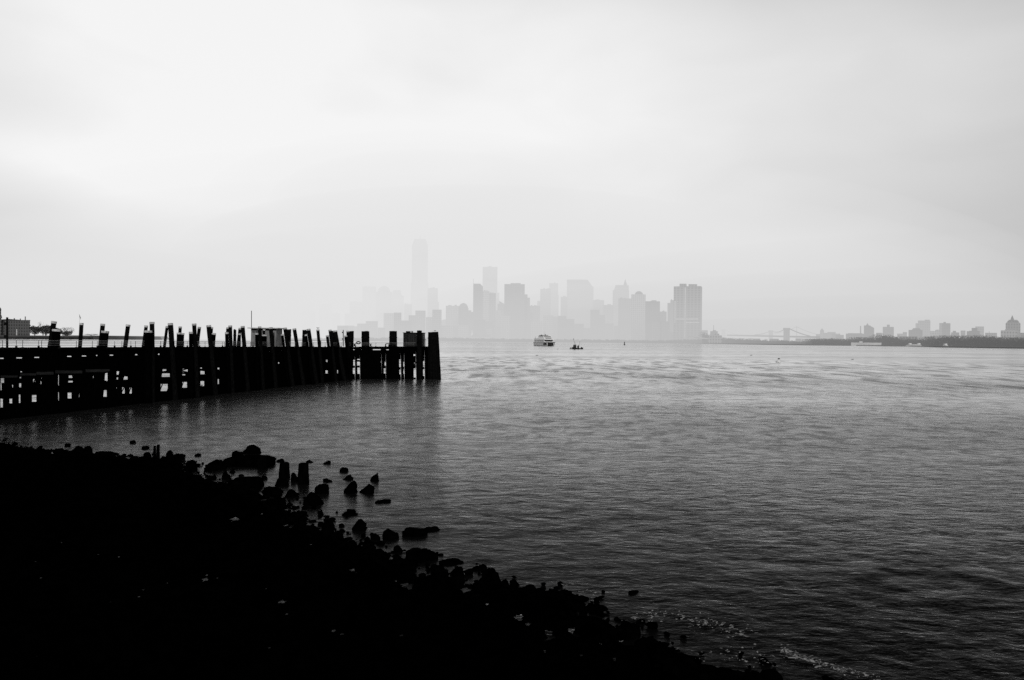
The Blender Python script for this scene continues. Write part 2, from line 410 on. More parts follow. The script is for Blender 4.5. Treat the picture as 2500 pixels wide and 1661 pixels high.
def rock(px0, px1, pyt, pyb, label, kind='boulder', name='rock', cat='rock'):
    b = G((px0+px1)/2, pyb-1.0); d = b.length if False else b.y
    W = (px1-px0)*b.y/F; Hh = (pyb-pyt)*b.y/F
    i = len([o for o in C.objects if o.name.startswith(('rock', 'stump'))])
    me = rock_mesh(W, W*random.uniform(.7, 1.0), max(Hh, .03)*.86, i+1, kind)
    o = bpy.data.objects.new(name, me); C.objects.link(o); o.location = (b.x, b.y+W*.25, -.02); o.rotation_euler = (0, 0, random.uniform(-.2, .2))
    return setp(o, label, cat, 'dark rocks along the water\'s edge')
R = [
 (592,641,1087,1111,'large domed black boulder standing alone in the water above the rock line','boulder'),
 (566,590,1100,1124,'square black block beside the large domed boulder','block'),
 (545,665,1116,1140,'long low black slab running below the domed boulder','block'),
 (787,808,1123,1135,'small rock alone in the water above the pair of tall stumps','boulder'),
 (829,850,1140,1154,'small squared rock out in the water between the stumps and the outermost rock','block'),
 (901,928,1150,1177,'outermost upright boulder standing in open water','boulder'),
 (832,862,1158,1173,'flat pointed rock just above the two joined peaks','peak'),
 (784,808,1165,1178,'low rounded rock left of the flat pointed rock','boulder'),
 (767,800,1176,1207,'upright blocky boulder left of the two joined peaks','block'),
 (838,874,1174,1206,'left one of two joined peaked rocks','peak'),
 (870,918,1181,1207,'right one of two joined peaked rocks, wide and tapering','peak'),
 (916,953,1221,1230,'thin flat slab floating low beyond the peaked rocks','block'),
 (729,789,1204,1236,'wide black mound at the edge of the rubble below the stumps','boulder'),
 (695,727,1190,1216,'hunched rock left of the wide black mound','boulder'),
 (640,694,1184,1212,'broad rock where the rubble juts out below the stumps','boulder'),
 (841,868,1242,1254,'small low rock in shallow water right of the rubble bank','boulder'),
 (853,895,1267,1297,'pointed rock leaning right on the rubble edge','peak'),
 (901,926,1296,1320,'round boulder perched between shallow pools','boulder'),
 (926,974,1294,1318,'ragged low rock right of the round perched boulder','boulder'),
 (984,1046,1290,1310,'long dark slab half sunk off the bank','block'),
 (1014,1068,1285,1299,'flat tilted slab lying on the long half sunk slab','peak'),
 (992,1062,1326,1372,'big sloping boulder on the outer bank','boulder'),
 (958,982,1332,1352,'knobbly rock left of the big sloping boulder','boulder'),
 (1046,1072,1378,1396,'small rock in the pool behind the bank edge','boulder'),
 (1103,1132,1379,1410,'upright knob of rock between two pools','block'),
 (1060,1126,1366,1382,'low ledge of rock above the pools','boulder'),
 (1148,1190,1377,1396,'flat rock touching the biggest right hand boulder','boulder'),
 (1166,1228,1389,1440,'big rounded boulder where the bank turns toward the camera','boulder'),
 (827,868,1248,1262,'sunken ripple rock just breaking the surface','boulder'),
 (1500,1560,1500,1560,'dark boulder at the corner of the near bank','boulder'),
 (1562,1642,1538,1625,'largest near boulder with white foam around it','boulder'),
 (1380,1430,1452,1478,'low rock capping the near bank','boulder'),
 (1340,1385,1442,1468,'rounded lump left of the low capping rock','boulder'),
 (178,198,1087,1108,'left one of two squared rocks on the far bank','block'),
 (199,222,1086,1112,'right one of two squared rocks on the far bank','block'),
 (158,170,1081,1092,'small square rock alone in the water above the two squared rocks','block'),
 (315,330,1074,1084,'farthest small rock alone in open water','boulder'),
 (343,361,1088,1098,'small block alone in water near the farthest rock','block'),
 (148,160,1098,1105,'tiny rounded rock left of the two squared rocks','boulder'),
 (227,268,1102,1114,'flat low rock right of the two squared rocks','block'),
 (344,366,1104,1117,'small dome rock left of the twin posts','boulder'),
 (306,326,1108,1116,'flat oval rock left of the small dome rock','boulder'),
 (400,424,1101,1120,'rounded rock right of the twin posts','boulder'),
 (424,450,1106,1124,'broad flat rock right of the rounded rock by the posts','block'),
 (472,490,1107,1116,'small rock in the water left of the long slab','boulder'),
 (452,480,1120,1150,'dark block at the left mouth of the little inlet','block'),
 (490,545,1124,1150,'cluster like boulder between the inlet and the long slab','boulder'),
 (540,562,1145,1172,'narrow rock on the bank corner','boulder'),
 (562,634,1166,1192,'long flat topped rock on the bank below the stumps','block'),
 (558,574,1146,1156,'small round rock in the inlet','boulder'),
 (582,596,1155,1164,'smallest round rock in the inlet','boulder'),
 (630,653,1162,1172,'flat oval rock between inlet and stumps','boulder'),
 (704,728,1148,1178,'squat rock wedged between the two stumps','boulder'),
 (664,700,1163,1188,'rock at the foot of the left stump','boulder'),
 (672,693,1120,1130,'flat pebble shaped rock right of the long slab','boulder'),
 (742,765,1122,1131,'thin sliver of rock just above the surface','boulder'),
 (1268,1320,1432,1462,'low hump on the middle of the near bank','boulder'),
 (780,816,1270,1300,'two humped rock beside the narrow inlet','boulder'),
 (800,838,1288,1330,'dark wedge of rock closing the narrow inlet','boulder'),
 (895,940,1338,1362,'dark rock edging the pool','boulder'),
]
for a in R: rock(*a)
for (x0, x1, yt, yb, lab) in [(679,705,1133,1172,'left one of two tall flat topped stumps in the shallows'),(725,752,1135,1186,'right one of two tall stumps, taller, in the shallows'),
                              (627,649,1116,1150,'dark stump rising out of the long slab'),
                              (373,380,1092,1120,'left of two thin twin posts on the far bank'),(381,389,1089,1120,'right and taller of two thin twin posts on the far bank')]:
    b = G((x0+x1)/2, yb-3); W = (x1-x0)*b.y/F; Hh = (yb-yt)*b.y/F
    m = MB(); n = 14; rings = []
    for k, (t, s_) in enumerate([(-.4,1.1),(0,1.06),(.3,1.0),(.6,.95),(.85,.90),(.96,.84),(1.0,.62)]):
        rings.append([(b.x+W/2*s_*math.cos(6.283*j/n)*(1+.06*math.sin(j*2.3+k)), b.y+W*.3+W/2*s_*math.sin(6.283*j/n)*(1+.06*math.cos(j*1.3+k)), Hh*t) for j in range(n)])
    m.rings(rings).build('timber_stump', wood, smooth=False, label=lab, cat='stump', group='old timber stumps in the shallows')

# small pools between the stones, plus specks added as stand-ins for wet glints
def terr(x, y):
    i = int(round((x-gx[0,0])/.11)); j = int(round((y-gy[0,0])/.11)); return float(base[i-1:i+2, j-1:j+2].max())
vs = []; fs = []; rp_ = random.Random(9)
for (px, py, r) in [(574,1268,12),(698,1283,5),(860,1392,9),(966,1374,8),(990,1428,12),(967,1418,4),(1265,1508,14),(1290,1523,8),(1340,1545,15),(1395,1540,13),(690,1470,9),(650,1437,2.5),(500,1415,9),
      (504,1405,3),(530,1412,3),(658,1582,3),(90,1603,2),(270,1470,3),(290,1360,3),(240,1354,2),(340,1457,3),(85,1372,3),(100,1411,2.4),(150,1325,2),(815,1540,7),(835,1548,5),(980,1552,5),(350,1440,3),
      (408,1424,2),(1190,1475,5),(650,1180,3),(1420,1600,6),(1500,1610,5),(1330,1590,4),(760,1330,3),(640,1255,3),(700,1500,4)]:
    z = .3
    for _ in range(8): c = G(px, py, z); z = .5*z+.5*(terr(c.x, c.y)+.02)
    c = G(px, py, z); k = c.y/F; kk = len(vs); n = rp_.randint(9, 14)
    for a in range(n):
        t = 6.283*a/n; q = r*k*rp_.uniform(.45, 1.15); vs.append((c.x+q*math.cos(t), c.y+q*math.sin(t)*rp_.uniform(.8, 2.2), z))
    fs.append(tuple(range(kk, kk+n)))
m = MB(); m.v = vs; m.f = fs; m.build('pools_and_glints', waterm, label='small still pools and added wet glints between the black stones', kind='structure')

# loose angular stones all along the water line
rs = random.Random(3); vs = []; fs = []
bmr = bmesh.new(); bmesh.ops.create_icosphere(bmr, subdivisions=2, radius=1); tv = [v.co.copy() for v in bmr.verts]; tf = [tuple(v.index for v in f.verts) for f in bmr.faces]; bmr.free()
seglen = [math.dist(SH[i], SH[i+1]) for i in range(len(SH)-1)]
for _ in range(1900):
    i = rs.choices(range(len(seglen)), seglen)[0]; t = rs.random(); ax, ay = SH[i]; bx, by = SH[i+1]
    off = abs(rs.gauss(0, .42))-(.75 if rs.random() < .82 else 0); nx, ny = -(by-ay)/seglen[i], (bx-ax)/seglen[i]
    x = ax+(bx-ax)*t+nx*off; y = ay+(by-ay)*t+ny*off
    r = .03+.10*rs.random()**2.6; o3 = Vector((rs.random()*50, rs.random()*50, 0)); k = len(vs)
    sx, sy, sz = r*rs.uniform(.8, 1.8), r*rs.uniform(.6, 1.2), r*rs.uniform(.5, 1.0); an = rs.uniform(0, 3.1); ca, sa = math.cos(an), math.sin(an)
    zc = max(0.0, (.03+.05*max(0, -off)))+rs.uniform(-.4, .3)*sz
    if off < -.1: zc += .08
    pls = [(Vector((rs.gauss(0,1), rs.gauss(0,1), rs.gauss(0,1))).normalized(), rs.uniform(.5, .9)) for _ in range(8)]
    for v in tv:
        q = v*(1+.35*mn.noise(v*1.6+o3))
        for n0, d0 in pls:
            e0 = n0.dot(q)
            if e0 > d0: q = q*(d0/e0)
        px_, py_ = q.x*sx, q.y*sy
        vs.append((x+px_*ca-py_*sa, y+px_*sa+py_*ca, zc+q.z*sz))
    fs += [tuple(k+a for a in f) for f in tf]
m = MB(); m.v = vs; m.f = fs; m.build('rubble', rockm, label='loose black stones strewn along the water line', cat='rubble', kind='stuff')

# foam along the breaking edge
def foam_patch(name, pts, label, n, spread, size):
    vs = []; fs = []
    for _ in range(n):
        k = random.randrange(len(pts)-1); t = random.random()
        x = pts[k][0]+(pts[k+1][0]-pts[k][0])*t+random.gauss(0, spread); y = pts[k][1]+(pts[k+1][1]-pts[k][1])*t+random.gauss(0, spread*.45)
        c = G(x, y, .05); s_ = size*random.uniform(.2, 1)**3+.006; a0 = random.uniform(-.5, .5); m = random.randint(5, 8); b = len(vs)
        for j in range(m):
            a = 6.283*j/m; q = s_*random.uniform(.5, 1.2)
            vs.append((c.x+q*1.9*math.cos(a)*math.cos(a0)-q*.8*math.sin(a)*math.sin(a0), c.y+q*1.9*math.cos(a)*math.sin(a0)+q*.8*math.sin(a)*math.cos(a0), .05+random.uniform(0, .02)))
        fs.append(tuple(b+j for j in range(m)))
    m = MB(); m.v = vs; m.f = fs
    m.build(name, foamm, label=label, cat='foam', kind='stuff')
foam_patch('foam', [(1570,1508),(1640,1500),(1700,1520),(1760,1524),(1818,1548)], 'white foam flecks washing around the near boulder', 150, 19, .022)
foam_patch('foam', [(1905,1582),(1940,1600),(1990,1618),(2030,1632),(2080,1642),(2130,1656)], 'line of white foam along the breaking wavelet at the bottom', 150, 9, .024)
foam_patch('foam', [(1470,1570),(1500,1590),(1560,1620),(1600,1600),(1830,1600),(1880,1620)], 'scattered foam specks over the dark shallows', 150, 24, .014)
foam_patch('foam', [(1320,1420),(1400,1432),(1460,1458)], 'few tiny foam specks beside the bank', 14, 6, .02)

# ------------------------------------------------------------------ pier
def YF(px):
    if px <= 860: return 1/(.02439-px/860*.01276)
    return 1/(1/86+(px-860)/216*(1/89-1/86))
def deckpy(px):
    return 853-5.5*min(px, 860)/860 - (0.5*(px-860)/216 if px > 860 else 0)
PA = P(-40, 853, YF(-40)); PB = P(860, 847.5, 86); PC = P(1056, 847, YF(1056))
dirn = (Vector((PB.x, PB.y))-Vector((PA.x, PA.y))).normalized()
back = Vector((-dirn.y, dirn.x))            # away from the viewer
WID = 7.0
def YB(px):      # depth where the pier's rear edge crosses the sight line of px
    a = Vector((PA.x, PA.y))+back*WID; k = (px-1250)/F
    t = (k*a.y-a.x)/(dirn.x-k*dirn.y); return a.y+t*dirn.y
pier = empty('pier', (PB.x, PB.y, 0), 'long black timber pier on braced piles with pipe railings', 'pier')
pier.matrix_basis = Matrix.Translation(pier.location)

opens = [(2,11,924,935),(1.5,5,936,953),(30,33,940,946),(47,53,936,946),(48,53,921,924),(50,55,907,909),(81,88,926,933),(99,103,923,938),(117,120,925,933),
 (142,145,916,941),(168,180,917,923),(167,179,930,934),(227,230,918,923),(250,264,911,931),(285,293,907,915),(285,291,922,927),(301,313,918,927),(353,356,908,918),
 (397,408,902,907),(395,416,912,920.5),(442,460,901,909),(442,454,914,917),(489,495,898,900),(489,501,906,914),(531,537,898,902),
 (1,8,974,995),(23,31,974,985),(46,51,964,984),(78,90,965,981),(112,119,966,972),(142,145,958,978),(165,176,959,973),(190,195,960,970),(228,235,961,964),
 (249,262,953,969),(284,291,946,960),(298,306,946,961),(316,323,947,961),(392,411,938,955),(445,458,933,947),(489,500,931,943),(531,536,926,938),
 (796,801,879,884),(794,801,905,912),(821,824,882,892),(822,826,904,912),(833,836,877,892),(835,837,897,906),(860,866,879,893),(861,866,899,913),(872,878,877,879),
 (871,878,883,893),(872,878,898,913),(929,931,883,885),(939,941.5,883.5,893),(936,941,900,912),(953,955,877,893),(952,954,899,911),(974,978,878,897),(974,978,903,914),
 (984,986.5,884,896),(984,986.5,902,913),(1011,1014,886,890),(1009,1015,900,922),(1033,1036,882,896),(1032,1036,902,918),(1022,1024,876,884),(1009,1014,865.5,869),(954,955,865,868),
 (679,683,885,888),
 (0,10,874,876.5),(40,55,873,875.5),(84,97,872,874),(125,138,870.5,872.5),(164,176,869.5,871.5),(200,212,868.5,870.5),(235,246,867,869.5),(268,278,866.5,868.5),
 (300,308,865.5,868),(330,337,865,867.5),(386,391,864,866.5),(437,441,863.5,865.5),(485,487,862,864),(507,508.7,861.5,863.3),(528,529.6,861,863),(548,549.6,860.5,862.5),
 (641,642.6,857,859),(657,659,857,859),(672,674,856.5,858.5),(687,689,856,858),(858,865,853,855),(882,886,853,855),(910,929,853,855),(943,949,853.5,855)]
# timber wall of piles, walers and bracing with the gaps between them left open
xs = sorted(set([-60, 860, 1050]+[o[0] for o in opens]+[o[1] for o in opens]))
wall = MB()
th = .035
def colbox(m, xa, xb, ya0, ya1, bottom=False, thick=th, off=0.0):
    Ya, Yb = YF(xa), YF(xb)
    bk = back if xb <= 860 else Vector((-.05, 1)).normalized()
    pts = []
    for py, bot in ((ya1, True), (ya0, False)):
        for px, Yv in ((xa, Ya), (xb, Yb)):
            p = P(px, py, Yv); z = -.6 if (bot and bottom) else p.z
            pts.append((p.x+bk.x*off, p.y+bk.y*off, z))
    a, b, c, d = pts      # bottom a,b ; top c,d
    sh = (bk.x*thick, bk.y*thick)
    m.hexa([a, b, (b[0]+sh[0], b[1]+sh[1], b[2]), (a[0]+sh[0], a[1]+sh[1], a[2]), c, d, (d[0]+sh[0], d[1]+sh[1], d[2]), (c[0]+sh[0], c[1]+sh[1], c[2])])
for i in range(len(xs)-1):
    xa, xb = xs[i], xs[i+1]; mid = (xa+xb)/2
    gaps = sorted((o[2], o[3]) for o in opens if o[0] <= mid <= o[1])
    y = deckpy(mid)+.2
    for g0, g1 in gaps:
        if g0 > y: colbox(wall, xa, xb, y, g0, thick=th+.0004*i)
        y = max(y, g1)
    colbox(wall, xa, xb, y, 1100, bottom=True, thick=th+.0004*i)
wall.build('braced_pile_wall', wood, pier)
# deck slab
m = MB()
fA, fB, fC = Vector((PA.x, PA.y)), Vector((PB.x, PB.y)), Vector((PC.x, PC.y))
def slab(m, a, b, bk, wdt, za, zb, t):
    c = b+bk*wdt; d = a+bk*wdt
    m.hexa([(a.x,a.y,za-t),(b.x,b.y,zb-t),(c.x,c.y,zb-t),(d.x,d.y,za-t),(a.x,a.y,za),(b.x,b.y,zb),(c.x,c.y,zb),(d.x,d.y,za)])
slab(m, fA-back*.06, fB-back*.06, back, WID+.06, PA.z, PB.z, .10)
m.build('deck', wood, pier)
m = MB(); slab(m, fB-Vector((0, .06)), fC-Vector((0, .06)), Vector((-.05, 1)), 6, PB.z-.003, PC.z, .10)
m.build('end_platform', wood, pier)
# lower beam, slightly paler weathered
m = MB()
for (a, b, y0, y1) in [(0,40,917,922),(48,85,912,917),(88,128,908,915),(134,198,905,912),(208,265,902,909)]:
    for (xa, xb) in ((a, b),):
        colbox(m, xa, xb, y0-(0), y1, thick=.05, off=-.08)
m.build('waler', gmat('weathered_waler', .004, .02, 3, (.5,.5,4)), pier)
# diagonal braces in front of the wall
for (x0, y0, x1, y1, rb) in [(395,908,420,904,.04),(440,905,463,899.5,.045),(440,905,463,911,.045),(486,903,506,908,.04),(284,919,296,915,.035),(165,927,182,924,.04),(868,880,882,884,.05),
      (1008,894,1020,880,.05),(247,929,268,934,.05),(97,920,106,940,.04),(248,912,268,908,.05),(299,917,316,919,.05),(299,929,303,917,.04),(82,938,86,925,.03),(350,920,357,905,.03),
      (390,956,397,937,.035),(408,956,415,937,.04),(443,948,448,932,.03),(486,944,494,941,.03),(862,877,862,893,.03),(246,970,252,952,.03),(176,915,182,935,.03),(314,962,320,945,.03),(296,960,304,945,.03)]:
    p = P(x0, y0, YF(x0)-.1); q = P(x1, y1, YF(x1)-.1); MB().tube(p, q, rb, n=6).build('diagonal_brace', wood, pier)
# water-side support piles under the deck, rear row
for px in (66, 155, 215, 340, 470, 560, 620, 700, 780, 850):
    Yb = YB(px)-1.0; p = P(px, 900, Yb); MB().tube((p.x, p.y, -.8), (p.x, p.y, PB.z-.12), .13, n=8, seg=4, jit=.05).build('pile', wood, pier, smooth=True)
# railing on both edges
def railing(line, n, nm='railing', zs=(.47, .39, .31, .20)):
    r = MB()
    for z in zs:
        for k in range(len(line)-1):
            r.tube(line[k]+Vector((0,0,z)), line[k+1]+Vector((0,0,z)), (.007 if z < .45 else .011), n=5)
    ro = r.build(nm, railm, pier)
    for k in range(n+1):
        t = k/n*(len(line)-1); i = min(int(t), len(line)-2); p = line[i].lerp(line[i+1], t-i)
        q = MB(); q.tube(p, p+Vector((0,0,.48)), .014, n=6); q.box(p.x-.05, p.x+.05, p.y-.05, p.y+.05, p.z-.02, p.z+.10)
        po = q.build('rail_post', darkmetal, pier); po.parent = ro; po.matrix_parent_inverse = Matrix()
fz = lambda v, z: Vector((v.x, v.y, z))
railing([fz(fA+back*.15, PA.z), fz(fB+back*.15, PB.z)], 36)
railing([fz(fA+back*(WID-.2), PA.z), fz(fB+back*(WID-.2), PB.z)], 26, zs=(.47, .31, .15))
railing([fz(fB+Vector((.3, .2)), PB.z), fz(Vector((P(1015, 847, YF(1015)).x, P(1015, 847, YF(1015)).y+.2)), PC.z)], 6)
# painted lettering on the pier wall (illegible spray paint)
m = MB()
strokes = [(640,867,640,874),(641,867,645,867),(641,870.5,645,870.5),(641,873.5,645,873.5),(643,868,643,873),(647,867,653,867),(648,867.5,648,874),(651,868,651,873),
           (653.5,869,653.5,874),(650.5,872,656,873),(656,867,661,873.5),(660.5,867,656.5,873.5),(662,867,662,873),(662,867,666,866.5),(662.5,873,667,873),(667,866.5,667,873),(664,868,664,872)]
for (x0, y0, x1, y1) in strokes:
    a = P(x0, y0, YF(x0)-.25); b = P(x1, y1, YF(x1)-.25); m.tube(a, b, .014, n=4)
m.build('graffiti', gmat('faded_spray_paint', .05, .12, 20), pier, label='faded pale spray painted lettering')
m = MB(); colbox(m, 628, 678, 862, 878, thick=.05, off=-.15); m.build('sign_board', wood, pier)

# ---- mooring piles
GRP = 'timber piles standing along the pier'
ordn = ['first','second','third','fourth','fifth','sixth','seventh','eighth','ninth','tenth','eleventh','twelfth','thirteenth','fourteenth','fifteenth','sixteenth','seventeenth','eighteenth']
def pilething(xt, yt, xb, yb, wpx, Yv, label, cap=True, group=GRP, name='wooden_pile'):
    # top point and a lower point on its axis, carried on down into the water
    t = P(xt, yt, Yv); q = P(xb, yb, Yv)
    d = (q-t); bot = t+d*((-.8-t.z)/d.z); r = wpx*Yv/F/2
    o = MB().tube(bot, t, r*1.12, r, n=10, seg=9, jit=.05).build(name, pilew, smooth=True, label=label, cat='pile', group=group)
    if cap:
        ax = (t-bot).normalized(); c0 = t-ax*min(.12, r*1.2)
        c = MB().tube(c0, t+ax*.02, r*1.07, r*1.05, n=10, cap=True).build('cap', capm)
        c.parent = o; c.matrix_parent_inverse = Matrix()
    return o
front = [(371,787,372,905,11),(416,790,424,910,11.5),(474,791,480,910,10),(509.5,795,521,907,10.5),(562,795.5,566,901,8.5),(592.5,797,601,899,9),(634,798,640,897,7.5),(661,800,669,893,9),
         (695.5,801,708,893,9),(718.5,803,733,890,8.5),(753,804,766,889,9),(776,805.5,780,850,7.5),(805.5,806,815,884,7.5),(818,808,832,880,9.5),(849,808.5,850.5,881,6.5)]
for k, a in enumerate(front):
    desc = 'upright' if abs(a[2]-a[0]) < 7 else 'leaning'
    lab = f'tall {desc} pale capped pile, {ordn[k]} from the left in the pier\'s front row'
    if k == 11: lab = 'tall pale capped pile with a gull perched above it'
    pilething(*a, YF(a[2])-.35, lab)
rear = [(132,785.5,122,850,12),(199,789.5,195,850,9),(251,791.5,245,850,10),(313,793.5,305,850,10),(357,795.5,350,850,8),(408,797,401,848,6.5),(440,798,436,850,7.5),(487,799,481,848,7.5),
        (517,799.5,513,848,6.5),(556,800,553,848,6.5),(586,801.5,581,848,7),(633,803,631,845,5.5),(645,804.5,643,845,5.5),(677,805.5,670,845,6)]
for k, a in enumerate(rear):
    pilething(*a, YB(a[2]), f'leaning pale capped pile behind the deck, {ordn[k]} from the left in the rear row')
short = [(138,805,134,850,19,'B','stout short pile leaning on the leftmost rear pile'),(257,809,253,850,17,'B','stout short pile in front of the third rear pile'),
         (362,808,361,900,17,'F','thick squat pile hugging the first front pile'),(437,813,436,850,10,'B','short pile, left one of a touching pair behind the railing'),
         (446,814,444,850,8,'B','short pile, right one of a touching pair behind the railing'),(466,811,467,905,9,'F','short dark pile left of the third front pile'),
         (522,814,519,850,10,'B','short pile behind the fourth front pile'),(553.5,812,557,902,8,'F','short pile at the left foot of the fifth front pile'),
         (585,815,584,850,7,'B','short pile left of the sixth front pile'),(626.5,814,628,880,7,'F','short pile in front of the shed, left of the seventh front pile'),
         (645.5,818,645,845,12,'B','broad short pile in front of the shed'),(689,816.5,697,880,6.5,'F','short pile left of the ninth front pile'),
         (747,817.5,756,880,6,'F','short pile left of the eleventh front pile'),(782,831,782,846,4,'B','very short thin stub beside the gull\'s pile'),
         (799,819.5,807,884,7,'F','short pile left of the thirteenth front pile'),(844,820,850,880,7,'F','short pile left of the fifteenth front pile')]
for (xt, yt, xb, yb, wp, s_, lab) in short:
    Yv = YB(xb)-.4 if s_ == 'B' else YF(xb)-.45
    pilething(xt, yt, xb, yb, wp, Yv, lab, group='short piles beside the tall ones').data.materials[0] = wood

def cluster(x0, x1, yt, xb0, xb1, yb, Yv, label, n=8, bandy=None, tilt=0):
    t0, t1 = P(x0, yt, Yv), P(x1, yt, Yv); b0, b1 = P(xb0, yb, Yv), P(xb1, yb, Yv)
    ct, cb = (t0+t1)/2, (b0+b1)/2; rt, rb = (t1.x-t0.x)/2, (b1.x-b0.x)/2
    k = (-.8-ct.z)/(cb.z-ct.z); cb2 = ct+(cb-ct)*k; rb2 = rt+(rb-rt)*k
    o = empty('pile_cluster', (cb2.x, cb2.y, 0), label, 'pile cluster', 'lashed pile clusters around the pier'); o.matrix_basis = Matrix.Translation(o.location)
    for j in range(n):
        a = 6.283*j/n; pr = rt*.34
        T = ct+Vector((math.cos(a)*(rt-pr), math.sin(a)*(rt-pr), random.uniform(-.05, .04))); B = cb2+Vector((math.cos(a)*(rb2-pr), math.sin(a)*(rb2-pr), 0)); B.z = -.8
        MB().tube(B, T, pr*1.1, pr, n=9, seg=6, jit=.05).build('pile', pilew, o, smooth=True)
    MB().tube(Vector((cb2.x, cb2.y, -.7)), ct-Vector((0,0,.04)), rb2*.7, rt*.7, n=9).build('core_pile', wood, o)
    by = bandy if bandy else yt+15
    bz = P((x0+x1)/2, by, Yv).z; f_ = (ct.z-bz)/(ct.z-cb.z); cc = ct+(cb-ct)*f_; rc = rt+(rb-rt)*f_
    MB().tube(cc-Vector((0,0,.05)), cc+Vector((0,0,.05)), rc*1.06, n=18).build('lashing_band', darkmetal, o)
    return o
cluster(882.5,901.5,809,882.5,902,846,90,'free standing lashed pile cluster, left of two behind the end platform railing')
cluster(950.5,969,809,949.5,969.5,850,91,'free standing lashed pile cluster, right of two behind the end platform railing')
cluster(1018,1030,807.5,1018,1030,858,87.4,'narrow lashed pile cluster in front of the corrugated shed')
cluster(1045,1070,811,1044,1077,925,87.6,'biggest lashed pile cluster at the tip of the pier',n=12)
cluster(852,864,809,852,863,846,89,'lashed pile cluster touching the fifteenth front pile')
cluster(738.5,750,806,737,749,846,YB(745),'dark lashed pile cluster behind the tenth front pile',n=6)
cluster(701,711,804.5,699,710,846,YB(705),'dark lashed pile cluster behind the ninth front pile',n=6)
cluster(570,577,804.5,569,577,848,YB(573),'small dark pile cluster right of the fifth front pile',n=5)
cluster(808,823,808,809,823,846,YB(815),'dark pile cluster behind the two touching leaning piles',n=6)

# lamp posts on deck
def lamp(px, pt, pb, Yv, r, knobs, label):
    a, b = P(px, pb, Yv), P(px, pt, Yv); o = empty('deck_post', a, label, 'post', 'thin posts on the pier deck'); o.matrix_basis = Matrix.Translation(o.location)
    MB().tube(a, b, r, r*.9, n=8).build('pole', darkmetal, o)
    for y in knobs:
        c = P(px-r*F/Yv*1.6, y, Yv); MB().box(c.x-r*.9, c.x+r*1.2, c.y-r, c.y+r, c.z-r*1.3, c.z+r*1.3).build('fitting', darkmetal, o)
lamp(17.5, 775, 855, YF(17)+.5, .058, (791, 822), 'thick dark post with two boxy fittings at the left end of the deck')
lamp(838, 806, 846, YF(838)+1.2, .05, (812, 828), 'thin dark post with two small knobs near the end of the deck')

# small shed with flat overhanging roof and mast
Ys = YB(640)+1.2
sh = empty('deck_shed', P(645, 835, Ys), 'pale small shed with flat overhanging roof on the rear of the pier', 'shed'); sh.matrix_basis = Matrix.Translation(sh.location)
zb, zt = Z(645, 846, Ys), Z(645, 802.5, Ys); x0, x1 = X(612.5, Ys), X(674, Ys)
MB().box(x0, x1, Ys, Ys+2.2, zb, zt).build('wall', gmat('shed_wall', .12, .24, 2, (1,1,.3)), sh)
MB().box(X(606, Ys), X(680, Ys), Ys-.3, Ys+2.5, zt, zt+.09).build('roof', capm, sh)
MB().box(x0+.05, x1-.05, Ys-.03, Ys-.002, zt-.18, zt-.02).build('painted_eave_shadow', wood, sh)  # dark strip standing in for the shade under the roof overhang
for (a, b) in ((616, 622), (624, 630), (640, 646)):
    MB().box(X(a, Ys), X(b, Ys), Ys-.04, Ys-.002, Z(620, 812, Ys), Z(620, 806, Ys)).build('window', glassd, sh)
MB().tube(P(614, 802, Ys+.5), P(614, 759, Ys+.5), .034, n=6).build('mast', darkmetal, sh)
for (a, b, y0) in ((663, 666, 812), (668, 670, 812)):
    MB().box(X(a, Ys), X(b, Ys), Ys-.06, Ys-.002, Z(a, 840, Ys), Z(a, y0, Ys)).build('door_post', darkmetal, sh)
# corrugated shed near the tip
Yc = 90.5
cs = empty('corrugated_shed', P(1008, 846, Yc), 'dark corrugated metal shed beside the narrow pile cluster', 'shed'); cs.matrix_basis = Matrix.Translation(cs.location)
xa, xb = X(984.5, Yc), X(1033, Yc); zt = Z(1008, 813.5, Yc); m = MB(); nrib = 40; prof = []
for k in range(nrib*2+1):
    prof.append((xa+(xb-xa)*k/(nrib*2), Yc-(.035 if (k//1) % 2 else 0)))
b = len(m.v)
for (x, y) in prof: m.v += [(x, y, PC.z), (x, y, zt)]
for k in range(nrib*2): m.f.append((2*k, 2*k+2, 2*k+3, 2*k+1))
m.box(xa, xb, Yc+.01, Yc+2.0, PC.z, zt); m.build('wall', corr, cs)
MB().box(xa-.06, xb+.06, Yc-.1, Yc+2.1, zt, zt+.06).build('roof', darkmetal, cs)
MB().box(X(990, Yc), X(1000, Yc), Yc+.3, Yc+.9, zt+.06, zt+.22).build('roof_vent', darkmetal, cs)
MB().lathe((X(1004.5, Yc), Yc+.6, zt+.06), [(.10,0),(.12,.12),(.06,.19)], 10).build('roof_vent', railm, cs)
# ladder frame at the tip
m = MB(); Yl = 88.6
for px in (1034.5, 1037, 1039.5): m.tube(P(px, 848, Yl), P(px, 828, Yl), .025, n=5)
m.tube(P(1030, 828.5, Yl), P(1039.5, 828.5, Yl), .03, n=5)
m.build('ladder_frame', darkmetal, label='small ladder rail rising from the deck near the pier tip', cat='ladder')
